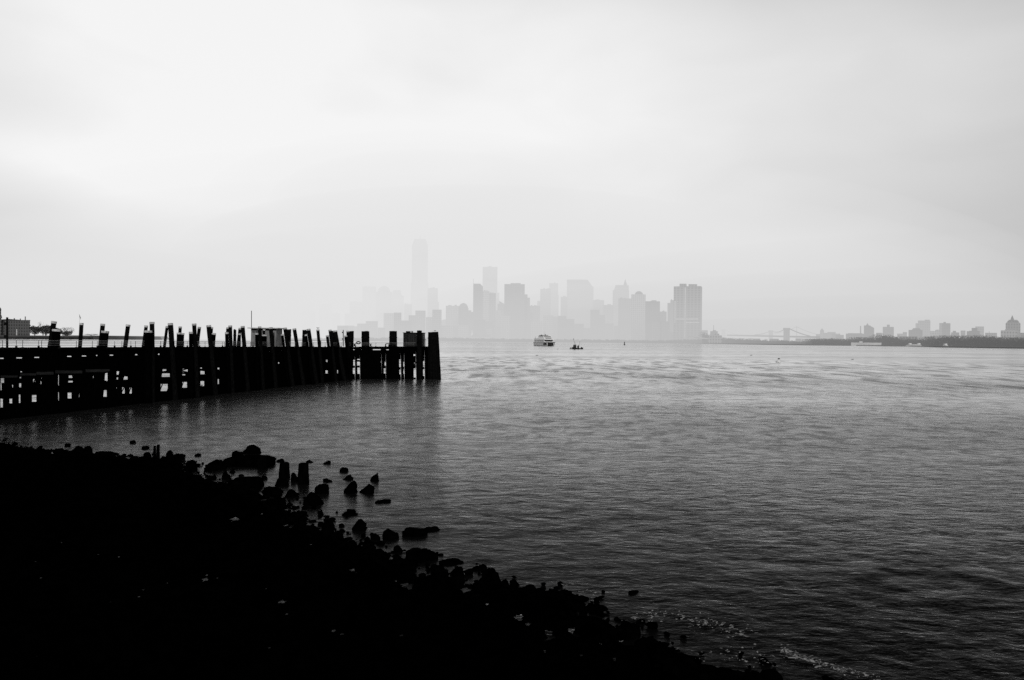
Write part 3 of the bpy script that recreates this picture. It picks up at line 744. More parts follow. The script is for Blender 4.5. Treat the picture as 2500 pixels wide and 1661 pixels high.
# ring buoy on rail, hose reels, coiled gear on the end platform
def gear(px, py, r, label, kind):
    c = P(px, py, 87.5)
    m = MB()
    if kind == 'ring':
        for k in range(16):
            a, b2 = 6.283*k/16, 6.283*(k+1)/16
            m.tube(c+Vector((math.cos(a)*r*1.35, 0, math.sin(a)*r*.8)), c+Vector((math.cos(b2)*r*1.35, 0, math.sin(b2)*r*.8)), r*.42, n=6)
    else:
        m.lathe((c.x, c.y, PC.z), [(r*1.2,0),(r*1.1,.05),(r*.5,.07),(r*.45,.22),(r*1.0,.25),(r*.9,.30)], 12)
    m.build('ring_buoy' if kind == 'ring' else 'mooring_bollard', darkmetal, label=label, cat='ring buoy' if kind == 'ring' else 'bollard')
gear(875, 837, .16, 'dark ring hanging on the railing left of a pile cluster', 'ring')
gear(866, 842, .2, 'low dark bollard left of the ring on the railing', 'b')
gear(905, 842, .16, 'low dark bollard right of the left free standing cluster', 'b')
# gangway: sloping dark rails with wheel frame
g = empty('gangway', P(960, 846, 87.2), 'low dark gangway with curved handrails on the end platform', 'gangway'); g.matrix_basis = Matrix.Translation(g.location)
m = MB(); m.tube(P(942, 840, 87.2), P(956, 838.5, 87.2), .04, n=6); m.tube(P(956, 838.5, 87.2), P(971, 847, 87.2), .04, n=6); m.tube(P(942, 840, 87.2), P(940, 847, 87.2), .05, n=6); m.build('handrail', darkmetal, g)
m = MB(); m.tube(P(950, 841, 87.4), P(966, 847, 87.4), .05, n=6); m.tube(P(950, 841, 87.4), P(949, 847, 87.4), .08, n=6); m.build('ramp', darkmetal, g)

def bird(loc, s_, label, rz=0, group=None, legs=True):
    o = empty('bird', loc, label, 'bird', group, rz); T = Matrix.Translation(Vector(loc)) @ Matrix.Rotation(rz, 4, 'Z')
    lift = .10*s_*3 if legs else 0
    prof = [(-.62,.01,.05),(-.45,.05,.05),(-.25,.10,.03),(0,.14,0),(.2,.12,.02),(.32,.08,.07),(.40,.075,.12),(.48,.05,.13),(.52,.015,.12),(.62,.008,.10)]
    R_ = []
    for (x, r, z) in prof: R_.append([(x*s_, r*s_*math.cos(6.283*j/10), lift+(.16+z+r*math.sin(6.283*j/10))*s_) for j in range(10)])
    ob = MB().rings(R_).build('body', birdm, o, smooth=True, world=False)
    if legs:
        MB().tube((0, .03*s_, 0), (0, .03*s_, lift+.08*s_), .012*s_, n=5).tube((0, -.03*s_, 0), (0, -.03*s_, lift+.08*s_), .012*s_, n=5).build('leg', birdm, o, world=False)
t = P(776, 805, YF(780)-.35)
bird((t.x, t.y, t.z+.01), .30, 'dark gull perched above a pale capped pile', math.pi)
t = P(1062, 810.5, 87.6); bird((t.x, t.y, t.z), .26, 'dark bird sitting on the biggest pile cluster at the pier tip', 0)
for (px, py, s_, lab) in [(1311,868,.8,'dark bird afloat below the white ferry'),(1361.5,853,.9,'dark bird afloat between the ferry and the work boat'),
                          (1834,868,.8,'dark bird afloat left of the white buoy'),(2081,878,.7,'dark bird afloat right of the white buoy')]:
    b = G(px, py); bird((b.x, b.y, -.1), s_, lab, 0, 'birds floating on the harbour', legs=False)
# ------------------------------------------------------------------ boats and buoys
def obj_at(name, loc, rz, label, cat, group=None):
    return empty(name, loc, label, cat, group, rz)
b = G(1325, 844.8); b.z = 0
fe = obj_at('ferry', b, math.radians(0), 'white passenger catamaran ferry with dark bow tunnel and slanting upper windows', 'ferry')
al = math.radians(22); Tf = Matrix.Rotation(math.pi+al, 4, 'Z')      # local +y = bow
fe.rotation_euler = (0, 0, math.pi+al); sc_ = b.y/708; fe.location = (b.x+1.5, b.y, 0); fe.scale = (sc_, sc_, sc_)
def fb(mb, name, mat): return mb.build(name, mat, fe, world=False)
# local x to ship's left when seen from the bow: screen right = -x
for sx in (-1, 1):
    m = MB(); xo = sx*3.3
    sec = [(-15,1.1,.5),(-8,1.25,.2),(4,1.2,0),(10,.8,.1),(13.5,.15,.5)]
    R_ = [[(xo-w_,y,2.9),(xo-w_*.8,y,.4),(xo,y,-.6+k),(xo+w_*.8,y,.4),(xo+w_,y,2.9)] for y, w_, k in sec]
    m.rings(R_); fb(m, 'hull', hulllight)
fb(MB().box(-4.3, 4.3, 7, 12.6, .9, 3.0), 'bow_tunnel', hullgrey)
fb(MB().hexa([(-4.6,-15,2.9),(4.6,-15,2.9),(4.6,12.5,2.9),(-4.6,12.5,2.9),(-4.7,-15,3.35),(4.7,-15,3.35),(4.9,13.6,3.5),(-4.9,13.6,3.5)]), 'main_deck', white)
fb(MB().box(-4.2, 4.2, -14, 9.5, 3.35, 5.6, (-4.2, 4.2, -14, 8.8)), 'lower_cabin', white)
fb(MB().box(-3.6, 3.6, 9.2, 9.56, 4.0, 5.3), 'window', glassd)
for y0 in (-12, -8, -4, 0, 4):
    for sx in (-1, 1): fb(MB().box(*(sorted((sx*4.16, sx*4.24))), y0, y0+2.2, 4.1, 4.8), 'window', glassd)
fb(MB().hexa([(-4.6,-5,5.6),(4.6,-5,5.6),(4.8,11,5.6),(-4.8,11,5.6),(-3.6,-5,8.9),(3.6,-5,8.9),(3.5,5.0,8.9),(-3.5,5.0,8.9)]), 'upper_cabin', white)
fb(MB().hexa([(-3.3,10.15,5.95),(3.3,10.15,5.95),(3.2,10.3,5.9),(-3.2,10.3,5.9),(-2.9,7.7,7.3),(2.9,7.7,7.3),(2.9,7.95,7.35),(-2.9,7.95,7.35)]), 'window', glassd)
fb(MB().hexa([(-3.5,6.35,8.0),(3.5,6.35,8.0),(3.5,6.7,8.0),(-3.5,6.7,8.0),(-3.4,5.1,8.6),(3.4,5.1,8.6),(3.4,5.6,8.6),(-3.4,5.6,8.6)]), 'wheelhouse_window', glassd)
fb(MB().box(-3.9, 3.9, -5.5, 5.2, 8.9, 9.25), 'roof', white)
fb(MB().box(-4.2, 4.2, -14, -5, 5.6, 5.9), 'aft_deck', hulllight)
m = MB()
for sx in (-4.1, 4.1):
    for z in (6.4, 6.9): m.tube((sx, -14, z), (sx, -5, z), .05, n=4)
for y in range(-14, -4, 2):
    for sx in (-4.1, 4.1): m.tube((sx, y, 5.9), (sx, y, 6.9), .05, n=4)
m.tube((-4.1, -14, 6.9), (4.1, -14, 6.9), .05, n=4); fb(m, 'railing', darkmetal)
fb(MB().box(-3.2, 3.2, -4.5, 1.5, 9.25, 9.75).box(-2.4, -1.6, -3, -2, 9.75, 10.4).box(1.6, 2.2, -3, -2, 9.75, 10.2), 'roof_gear', hullgrey)
fb(MB().box(-2.2, 2.2, -10, -7, 5.9, 7.6), 'funnel', hulllight)
m = MB(); m.tube((0, 0, 9.25), (0, -.4, 12.6), .28, .1, n=6); m.tube((-1.2, -.2, 11.2), (1.2, -.2, 11.2), .12, n=5); m.tube((-.6, -.2, 12), (.6, -.2, 12), .09, n=5); m.tube((0, -.4, 12.6), (0, -.4, 14), .05, n=4)
fb(m, 'mast', white)
for x in (-3, 0, 3): fb(MB().tube((x, -13.5, 5.9), (x, -13.5, 8.2+.3*x/3), .09, n=5), 'stern_pole', hullgrey)

b = G(1408, 852.8); s_ = b.y/433
tb = obj_at('work_boat', (b.x, b.y, 0), 0, 'small dark work boat with two slanting masts', 'boat'); tb.scale = (s_, s_, s_)
def tbb(mb, name, mat): return mb.build(name, mat, tb, world=False)
m = MB(); R_ = []
for (x, w_, z) in [(-2.6,.7,1.1),(-2.0,1.0,1.0),(0,1.1,.7),(2.2,.9,.55),(3.3,.4,.9),(3.6,.1,1.0)]:
    R_.append([(x,-w_,z),(x,-w_*.7,-.2),(x,w_*.7,-.2),(x,w_,z)])
m.rings(R_); tbb(m, 'hull', hullgrey)
tbb(MB().box(-2.1, -.2, -.7, .7, .8, 2.5, (-1.8,-.4,-.6,.6)), 'cabin', hullgrey)
tbb(MB().box(-1.7, -.5, -.74, -.66, 1.7, 2.2), 'window', glassd)
tbb(MB().tube((-.9, 0, 2.3), (-1.9, 0, 5.4), .07, .04, n=5).tube((-1.9,0,5.4),(-1.8,0,5.8),.2,.2,n=6), 'mast', hullgrey)
tbb(MB().tube((-.4, 0, 2.3), (-1.3, 0, 4.4), .04, .03, n=5), 'boom', hullgrey)
tbb(MB().tube((1.0, 0, .6), (1.8, 0, 4.6), .06, .04, n=5), 'mast', hullgrey)
tbb(MB().box(.3, .9, -.4, .4, .6, 1.9).box(.9, 1.3, -.2, .2, .6, 2.2), 'deck_winch', hullgrey)
tbb(MB().box(2.3, 2.9, -.3, .3, .6, 1.2), 'anchor_winch', darkmetal)
tbb(MB().hexa([(-4.0,-.6,0),(-2.7,-.8,0),(-2.7,.8,0),(-4.0,.6,0),(-3.7,-.2,.8),(-2.9,-.4,1.0),(-2.9,.4,1.0),(-3.7,.2,.8)]), 'wake', foamm)

b = G(1524.5, 843); k = b.y/F
o = obj_at('channel_buoy', (b.x, b.y, 0), 0, 'tall dark channel buoy far out below the skyline', 'buoy')
MB().lathe((0,0,0), [(2.2*k,-.3*k),(2.4*k,.8*k),(1.0*k,1.4*k)], 12).build('float', hullgrey, o, world=False)
MB().lathe((0,0,1.2*k), [(1.4*k,0),(.9*k,3*k),(1.1*k,5*k),(.3*k,7.5*k)], 8).build('tower', hullgrey, o, world=False)
b = G(1900, 885); k = b.y/F
o = obj_at('mooring_buoy', (b.x, b.y, 0), 0, 'white buoy with a short post and dark band in open water', 'buoy'); o.rotation_euler = (0, .06, 0)
MB().lathe((0,0,0), [(4*k,-1*k),(6.3*k,.6*k),(6.3*k,2*k),(4.5*k,3*k)], 20).build('float', white, o, smooth=False, world=False)
MB().lathe((1.0*k,0,2.8*k), [(2.5*k,0),(2.3*k,5*k)], 12).build('post', white, o, world=False)
MB().lathe((1.0*k,0,7.8*k), [(2.8*k,0),(2.9*k,1.6*k),(1.5*k,2.2*k)], 12).build('lantern', darkmetal, o, world=False)

def white_ship(px0, px1, py, label, cabins, hcab=7, name='ferry'):
    mid = (px0+px1)/2; b = G(mid, py); k = b.y/F; hw = (px1-px0)/2*k
    o = obj_at(name, (b.x, b.y, 0), 0, label, 'ferry' if name == 'ferry' else 'ship')
    MB().hexa([(-hw*.95,-3,-.3),(hw*.95,-3,-.3),(hw*.95,3,-.3),(-hw*.95,3,-.3),(-hw,-4,2.4*k),(hw,-4,2.4*k),(hw,4,2.4*k),(-hw,4,2.4*k)]).build('hull', offwhite, o, world=False)
    MB().hexa([(-hw*.8,-3.5,2.4*k),(hw*.8,-3.5,2.4*k),(hw*.8,3.5,2.4*k),(-hw*.8,3.5,2.4*k),(-hw*.5,-3,5.6*k),(hw*.6,-3,5.6*k),(hw*.6,3,5.6*k),(-hw*.5,3,5.6*k)]).build('cabin', offwhite, o, world=False)
    for c in cabins: MB().box(c*hw-2.5*k, c*hw+2.5*k, -2, 2, 5.6*k, (hcab+1.4)*k).build('wheelhouse', white, o, world=False)
white_ship(2209, 2253, 846.6, 'low white double ended ferry lying off the far right shore', (-.42, .55))

# ------------------------------------------------------------------ far land
def land(name, pts, depth, zt, label):
    m = MB(); n = len(pts)
    F_ = [G(x, y) for x, y in pts]; v0 = []
    for p in F_: m.v.append((p.x, p.y, -.5))
    for p in F_: m.v.append((p.x*1.002, p.y*1.002, zt))
    for p in F_: m.v.append((p.x*depth, p.y*depth, zt+.5))
    for i in range(n-1):
        m.f.append((i, i+1, n+i+1, n+i)); m.f.append((n+i, n+i+1, 2*n+i+1, 2*n+i))
    m.build(name, landm, label=label, kind='structure')
land('far_shore_terrain', [(690,832),(850,832.4),(1075,833.2),(1300,834.9),(1460,836.2),(1600,838),(1780,840.9),(1960,843.4),(2120,845),(2250,847),(2290,848.6),(2400,850.3),(2520,852),(2750,856)], 3.2, 1.6, 'low far shore under the skyline')

# island on the left with brick building and bare trees
YL = 1500
m = MB()
for (xa, xb, yt, yy) in [(-60, 227, 819.5, YL), (150, 272, 818.5, YL+260)]:
    x0, x1 = X(xa, yy), X(xb, yy); m.box(x0, x1, yy, yy+300, -1, Z(100, yt, yy), (x0, x1-6, yy+2, yy+300))
m.build('island_terrain', landm, label='low island with stone sea wall at the left', kind='structure')
MB().box(X(-60, YL), X(227, YL), YL-3, YL, -1, Z(100, 822.6, YL)).build('sea_wall', gmat('dark_sea_wall', .015, .035, .1), label='dark stone sea wall along the island edge', cat='sea wall')
def rbox(p, q, y0, y1, z0, z1, Yr):
    a, b = y0/Yr, y1/Yr
    return MB().hexa([(p*a,y0,z0),(q*a,y0,z0),(q*b,y1,z0),(p*b,y1,z0),(p*a,y0,z1),(q*a,y0,z1),(q*b,y1,z1),(p*b,y1,z1)])
def building(name, label, x0, x1, yt, Yv, mat='mid', extras=(), side=.0, deep=40, group='buildings of the distant city skyline', cat='building', ybase=None):
    xa, xb = X(x0, Yv), X(x1, Yv); zt = Z((x0+x1)/2, yt, Yv); cx = (xa+xb)/2
    o = empty(name, (cx, Yv, 0), label, cat, group); o.matrix_basis = Matrix.Translation(o.location)
    mt = fac[mat] if isinstance(mat, str) else mat
    if side:
        Wt = xb-xa; al = math.radians(18); w1 = Wt*(1-side)/math.cos(al); w2 = Wt*side/math.sin(al)
        a = Vector((xa, Yv)); e1 = Vector((math.cos(al), -math.sin(al))); e2 = Vector((math.sin(al), math.cos(al)))
        q = [a, a+e1*w1, a+e1*w1+e2*w2, a+e2*w2]; m = MB(); m.hexa([(p.x, p.y, -1) for p in q]+[(p.x, p.y, zt) for p in q])
    else:
        m = rbox(xa, xb, Yv, Yv+deep, -1, zt, Yv)
    m.build('wall', mt, o)
    if cat == 'tower' and not any(e[0] in ('dome', 'taper', 'pyr', 'mast', 'slopeR') for e in extras):
        for _ in range(random.randint(1, 3)):
            a_ = x0+(x1-x0)*random.uniform(.08, .7); b_ = a_+(x1-x0)*random.uniform(.08, .25)
            rbox(X(a_, Yv), X(b_, Yv), Yv+3, Yv+deep*.6, zt-.2, Z(a_, yt-random.uniform(1, 2.6), Yv), Yv).build('rooftop_block', mt, o)
    for ex in extras:
        k = ex[0]
        if k == 'mast':
            _, xm, y1, wpx = ex; c = X(xm, Yv)
            MB().tube((c, Yv+deep*.3, zt-2), (c, Yv+deep*.3, Z(xm, y1, Yv)), wpx*Yv/F/2, wpx*Yv/F/3, n=6).build('mast', steel, o); continue
        _, a, b2, y1 = ex[:4]; yb = ex[4] if len(ex) > 4 else yt
        hy = 0; p, q = X(a, Yv), X(b2, Yv); z0, z1 = Z((a+b2)/2, yb, Yv), Z((a+b2)/2, y1, Yv); hw = (q-p)/2
        hy = min(hw, deep*.45)
        c = (p+q)/2
        def radial(m_):
            m_.v = [(vx*(vy/Yv), vy, vz) for vx, vy, vz in m_.v]; return m_
        if k == 'box': rbox(p, q, Yv+2+random.random(), Yv+deep*.8, z0-.5, z1, Yv).build('rooftop_block', mt, o)
        elif k == 'wing': rbox(p, q, Yv+1.5, Yv+deep*.9, -1, z1, Yv).build('wing', mt, o)
        elif k == 'dome': radial(MB().lathe((c, Yv+hw+1, z0), [(hw,0),(hw*.92,(z1-z0)*.38),(hw*.72,(z1-z0)*.68),(hw*.4,(z1-z0)*.9),(.01,(z1-z0))], 20)).build('dome', roofm, o, smooth=True)
        elif k == 'pyr': radial(MB().box(p, q, Yv+1, Yv+1+2*hy, z0, z1, (c-.3, c+.3, Yv+hy, Yv+hy+1))).build('pyramid_roof', roofm, o)
        elif k == 'taper': radial(MB().box(p, q, Yv+1, Yv+1+2*hy, z0, z1, (p+hw*.3, q-hw*.3, Yv+hy*.6, Yv+hy*1.4))).build('tapered_top', mt, o)
        elif k == 'slopeR': m = MB(); m.prism([(p, z0), (q, z0), (p, z1)], Yv, Yv+deep); radial(m).build('sloping_roof', mt, o)
        elif k == 'slopeL': m = MB(); m.prism([(p, z0), (q, z0), (q, z1)], Yv, Yv+deep); radial(m).build('sloping_roof', mt, o)
    return o
building('brick_building', 'long dark brick island building with one chimney at the left edge', -60, 73, 782.5, YL+30, 'old',
         [('box',-20,73.6,781.2,782.5),('slopeR',20,50,779,781.2),('slopeL',-10,20,779,781.2),('box',33,36,777,781),('box',48,50.5,778,781.5),('box',60,62.5,773,782),('box',72,75,793.5,795)], deep=30, group='buildings on the left island')
building('domed_turret', 'dark corner turret with a bulbed cupola cut by the left edge', -6, 3, 776, YL+20, 'old', [('taper',-5,5,770,777),('box',-3,2.3,758,772),('dome',-3.5,2.8,751,758)], deep=9, group='buildings on the left island')
MB().tube(P(41, 819, YL-2+20), P(41, 804, YL+18), .6, n=6).build('white_post', white, label='white pole in front of the island building', cat='pole')
o = empty('flag', P(195, 819, YL+60), 'flag flying high above the island trees', 'flag'); o.matrix_basis = Matrix.Translation(o.location)
MB().tube(P(194, 820, YL+60), P(194, 767.5, YL+60), .16, n=5).build('flagpole', railm, o)
m = MB(); c = [P(194,768,YL+60),P(195.5,772,YL+60),P(197.5,776,YL+60),P(197,781.5,YL+60),P(195.5,777,YL+60),P(194.2,774,YL+60)]; m.v = [tuple(q) for q in c]; m.f = [(0,1,2,3,4,5)]
m.build('cloth', gmat('flag_cloth', .15, .3, .5), o)
def leafcards(centers, n, size, rnd):
    vs = []; fs = []
    for _ in range(n):
        c, r = rnd.choice(centers)
        d = Vector((rnd.gauss(0,1), rnd.gauss(0,1), rnd.gauss(0,1))).normalized()*rnd.random()**.4
        p = Vector(c)+Vector((d.x*r[0], d.y*r[1], d.z*r[2])); s_ = size*rnd.uniform(.5, 1.3)
        a = Vector((rnd.gauss(0,1), rnd.gauss(0,1), rnd.gauss(0,1))).normalized()*s_; b = a.orthogonal().normalized()*s_*.6; k = len(vs)
        vs += [tuple(p-a), tuple(p+b), tuple(p+a), tuple(p-b)]; fs.append((k, k+1, k+2, k+3))
    return vs, fs
def tree(x0, x1, yt, yb, Yv, label, dense, seed, mat=leafm, group='bare trees on the left island'):
    rnd = random.Random(seed); k = Yv/F; base_ = P((x0+x1)/2, yb, Yv); W = (x1-x0)*k; Ht = (yb-yt)*k
    o = empty('tree', base_, label, 'tree', group); o.matrix_basis = Matrix.Translation(o.location)
    m = MB(); m.tube(base_-Vector((0,0,1)), base_+Vector((0,0,Ht*.35)), W*.03+.25, W*.02+.15, n=7)
    ends = []
    for i in range(9):
        a = 6.283*i/9+rnd.uniform(-.3,.3); e = base_+Vector((math.cos(a)*W*.36, math.sin(a)*W*.3, Ht*rnd.uniform(.5,.92)))
        m.tube(base_+Vector((0,0,Ht*rnd.uniform(.15,.35))), e, .22, .07, n=5); ends.append(e)
        for j in range(3):
            e2 = e+Vector((rnd.gauss(0,W*.08), rnd.gauss(0,W*.08), rnd.uniform(0,Ht*.14))); m.tube(base_.lerp(e, .7), e2, .1, .03, n=4)
    m.build('trunk', barkm, o)
    cs_ = [((e.x, e.y, e.z), (W*.17, W*.17, Ht*.16)) for e in ends]+[((base_.x, base_.y, base_.z+Ht*.52), (W*.47, W*.4, Ht*.45))]*(14 if dense > 700 else 2)
    vs, fs = leafcards(cs_, int(dense), .95 if dense > 700 else .5, rnd); q = MB(); q.v = vs; q.f = fs; q.build('crown', mat, o)
tree(72,98,796.5,819,YL+10,'dense dark tree touching the brick building',1700,1,leafdark)
tree(94,130,795,819,YL+14,'widest dense dark tree in the middle of the island',2400,2,leafdark)
tree(92,118,786.5,818,YL+60,'tall thin crowned bare tree rising behind the dark trees',420,3)
tree(124,152,800,819,YL+30,'lower dark tree behind the leftmost leaning pile',1300,4,leafdark)
tree(150,181,800,820,YL+40,'lone bare tree at the right end of the island',520,5)
tree(148,176,809,820,YL+36,'low dark bush below the lone bare tree',800,6,leafdark)
tree(205,240,815.5,820,YL+262,'low scrub on the island spit',300,7,leafdark)

SK = 'towers of the distant city skyline'
T = [
 ('office_tower','faintest pair of blocks in the mist far left of the skyline',279,301,770,4600,'mid',[('wing',266,280,782)]),
 ('office_tower','faint stepped block, leftmost tower of the main skyline group',735,762,737,4300,'mid',[]),
 ('office_tower','faint low block right of the leftmost main tower',755,769,759,4000,'mid',[]),
 ('office_tower','faint block with chamfered shoulders left of the stepped mass',778,810,744,4000,'mid',[('taper',780,808,741.5)]),
 ('office_tower','low faint block with sloping shoulder between two misty towers',810,830,765,3900,'mid',[]),
 ('office_tower','stepped misty block rising left of the flat topped tower',853,886,737,3700,'mid',[('slopeL',843,853,766,800),('wing',841,860,766)]),
 ('office_tower','flat topped misty tower left of the domed tower',884,917,700,3700,'mid',[]),
 ('domed_tower','broad misty tower with a rounded dome top',917,956,713,3600,'mid',[('dome',921,952,697)]),
 ('office_tower','misty tower with stepped pyramid shoulders right of the domed tower',955,985,722,3650,'mid',[('taper',955,980,708)]),
 ('office_tower','small misty block tucked left of the tallest tower',986,1005,743,3500,'mid',[]),
 ('tallest_tower','tallest tower of the skyline fading into low cloud',1004,1043,600,3800,'glass',[('taper',1004,1043,583),('mast',1024,575,1.5),('wing',1002,1045,690)]),
 ('office_tower','misty slab tower directly right of the tallest tower',1043,1068,704,3500,'mid',[('wing',1043,1071,737),('wing',1043,1074,766)]),
 ('office_tower','low misty block right of the slab tower above the pier tip',1070,1102,783,3300,'mid',[('dome',1078,1096,780)]),
 ('apartment_tower','pale square block left of the pointed dome building',1088,1120,747,3150,'light',[]),
 ('domed_tower','rounded dark museum like tower left of the masted tower',1119,1143,752,3050,'dark',[('dome',1119.5,1142,739.5)]),
 ('office_tower','small stepped block left of the masted tower',1141,1156,762,3080,'dark',[('wing',1143,1150,758)]),
 ('masted_tower','dark narrow tower with a thin mast and sloping roof',1154.5,1171,693,3050,'dark',[('slopeR',1171,1178,693,700),('wing',1171,1178,700),('mast',1154.5,680,.8)]),
 ('office_tower','tall flat topped pale tower, second tallest of the skyline',1177,1213,652,3500,'glass',[('wing',1208,1218,715)]),
 ('apartment_tower','pale slab in front of the second tallest tower',1178,1194,711,3050,'light',[]),
 ('apartment_tower','pale mid tower with dark cap in front of the second tallest tower',1190,1210,716,3060,'mid',[]),
 ('office_tower','low sloping block between the second tallest tower and the dark broad tower',1214,1232,742,3150,'mid',[('slopeR',1218,1230,735,742)]),
 ('office_tower','dark broad flat roofed tower with a small roof bump',1230.5,1280,694,3050,'dark',[('box',1258,1270,691.5),('wing',1278,1287,719),('wing',1278,1293,727)]),
 ('office_tower','low pale block below the gap right of the dark broad tower',1292,1318,747,3100,'mid',[]),
 ('office_tower','faint block on the left of a stepped pair in mid skyline',1318,1344,706,3400,'mid',[('wing',1311,1320,735)]),
 ('office_tower','faint narrow block on the right of a stepped pair in mid skyline',1340,1361.5,692,3550,'mid',[('wing',1355,1363,720)]),
 ('office_tower','small block left of the wide faint tower',1368,1385,725,3400,'mid',[]),
 ('office_tower','wide faint tower with sloping right shoulder above the white ferry',1383,1433,683,3500,'mid',[('slopeR',1433,1446,683,700),('wing',1433,1448,700)]),
 ('office_tower','misty low block right of the wide faint tower',1447,1474,733,3400,'mid',[]),
 ('office_tower','misty lower block left of the spired tower',1472,1497,745,3200,'mid',[]),
 ('spired_tower','faint tower with a sharp pyramid peak',1495,1535,709,3350,'mid',[('taper',1498,1524,696),('pyr',1517,1534,681,709),('box',1517,1534,697)]),
 ('office_tower','grey tower in front of the spired tower',1509,1541,729,2950,'mid',[]),
 ('round_tower','pale column like tower with a small domed top',1540.5,1575.5,719,2800,'light',[('dome',1549,1569,710.5)]),
 ('office_tower','dark rectangular tower right of the pale domed tower',1575,1610.5,736,2650,'dark',[('box',1590,1602,733.5)]),
 ('office_tower','short dark tower between two tall waterfront towers',1610,1627,761,2650,'mid',[]),
 ('office_tower','stepped tower on the left flank of the biggest right hand tower',1636,1648,733,2720,'dark',[('wing',1629,1640,740)]),
 ('waterfront_tower','biggest dark tower at the right end of the skyline with roof blocks',1644,1716.5,700,2500,'mid',[('box',1658,1675,693),('box',1680,1701,694)]),
]
for a in T:
    nm, lab, x0, x1, yt, Yv, mt, ex = a
    o = building(nm, lab, x0, x1, yt, Yv, mt, ex, side=.15 if nm == 'waterfront_tower' else 0, group=SK, cat='tower')
    if nm == 'waterfront_tower':
        for (a1, b1, y0, y1) in ((1669,1671,703,827),(1646,1700,778,780.5),(1672,1702,786.5,789),(1646,1648,735,790)):
            q = X(a1, Yv); e = X(b1, Yv); off = (lambda x: Yv-.9-(x-X(1644, Yv))*math.tan(math.radians(18)))
            MB().hexa([(q,off(q),Z(a1,y1,Yv)),(e,off(e),Z(a1,y1,Yv)),(e,off(e)+.8,Z(a1,y1,Yv)),(q,off(q)+.8,Z(a1,y1,Yv)),(q,off(q),Z(a1,y0,Yv)),(e,off(e),Z(a1,y0,Yv)),(e,off(e)+.8,Z(a1,y0,Yv)),(q,off(q)+.8,Z(a1,y0,Yv))]).build('facade_band', paleroof, o)
# mid-rise fabric at the feet of the towers
rf = random.Random(5)
xc = 800
while xc < 1725:
    wd = rf.uniform(12, 30)
    top = 806 if xc < 900 else 778
    yt = top+rf.uniform(-22, 24)
    if 1075 < xc < 1150: yt = max(yt, 795)
    if xc > 1620: yt = rf.uniform(800, 812)
    building('midrise_block', 'hazy mid rise block at the foot of the skyline', xc, min(xc+wd, 1728), yt, 2960+rf.uniform(0, 120) if xc < 1575 else 2600, rf.choice(['mid','mid','dark','light']), group='mid rise blocks at the foot of the skyline')
    xc += wd*rf.uniform(.75, 1.05)
# waterfront low structures
o = building('market_hall', 'pale pier hall with a double pitched roof below the masted tower', 1147, 1200, 822, 2900, 'light', [('pyr',1149,1175,812.5),('pyr',1172,1200,813)], group='low waterfront buildings', deep=20)
building('terminal_building', 'small pale building with banded roof on the waterfront', 1187, 1201, 803.5, 2930, 'light', [], group='low waterfront buildings', deep=10)
MB().box(X(1147,2920), X(1158,2920), 2920, 2930, 0, Z(1152,806,2920), (X(1152,2920)-.5, X(1152,2920)+.5, 2924, 2926)).build('white_tent', white, label='tiny white peaked tent on the waterfront', cat='tent')
o = building('ferry_terminal', 'long low white roofed terminal behind the work boat', 1404, 1440, 828.5, 2700, paleroof, [('wing',1434,1462,831)], group='low waterfront buildings', deep=20)
m = MB(); Yv = 1950
m.hexa([P(1682,824,Yv),P(1730,829,Yv),P(1730,829,Yv+40),P(1682,824,Yv+40),P(1680,820,Yv),P(1729,826,Yv),P(1729,826,Yv+40),P(1680,820,Yv+40)])
m.build('canopy_roof', paleroof, label='slanting pale canopy roof right of the biggest tower', cat='roof')
building('ferry_slip_building', 'pale ferry slip building with dark arches near the bridge', 1728, 1762, 819, 2050, 'light', [('wing',1742,1756,815)], group='low waterfront buildings', deep=20)
building('brick_block', 'low brick block with a flagpole left of the bridge', 1734, 1752, 809, 2300, 'brick', [('mast',1743.5,794,1.6),('box',1740,1748,806.5)], group='low waterfront buildings', deep=20)

# ------------------------------------------------------------------ bridges
def cable(m, a, b, sag, Ya, Yb, r, n=18):
    prev = None
    for i in range(n+1):
        t = i/n; x = a[0]+(b[0]-a[0])*t; y = a[1]+(b[1]-a[1])*t+4*sag*t*(1-t); Yv = Ya+(Yb-Ya)*t
        p = P(x, y, Yv)
        if prev is not None: m.tube(prev, p, r, n=4, cap=False)
        prev = p
bd = empty('suspension_bridge', P(1922, 840, 2700), 'old stone towered suspension bridge spanning behind the shore', 'bridge', 'bridges beyond the skyline'); bd.matrix_basis = Matrix.Translation(bd.location)
def tower(x0, x1, yt, Yv, parent, mat, nm='tower', arch=True):
    xa, xb = X(x0, Yv), X(x1, Yv); zt = Z((x0+x1)/2, yt, Yv); w_ = xb-xa
    m = MB(); m.box(xa, xa+w_*.22, Yv, Yv+12, 0, zt-5); m.box(xb-w_*.22, xb, Yv, Yv+12, 0, zt-5)
    if arch: m.box(xa+w_*.4, xb-w_*.4, Yv, Yv+12, 0, zt-5)
    m.box(xa-.8, xb+.8, Yv-.8, Yv+13, zt-5, zt); m.box(xa+w_*.1, xb-w_*.1, Yv+1, Yv+11, 0, zt*.35)
    m.build(nm, mat, parent)
tower(1916, 1928, 801, 2400, bd, stone)
MB().box(X(1917,2405), X(1927,2405), 2405, 2412, 0, Z(1922,803,2405)).build('tower_core', stone, bd)
tower(1879, 1887, 807, 3000, bd, stone)
m = MB(); m.hexa([P(1775,820.5,2800),P(2002,826,2250),P(2002,826,2290),P(1775,820.5,2830),P(1775,817.2,2800),P(2002,821.5,2250),P(2002,821.5,2290),P(1775,817.2,2830)]); m.build('deck', steel, bd)
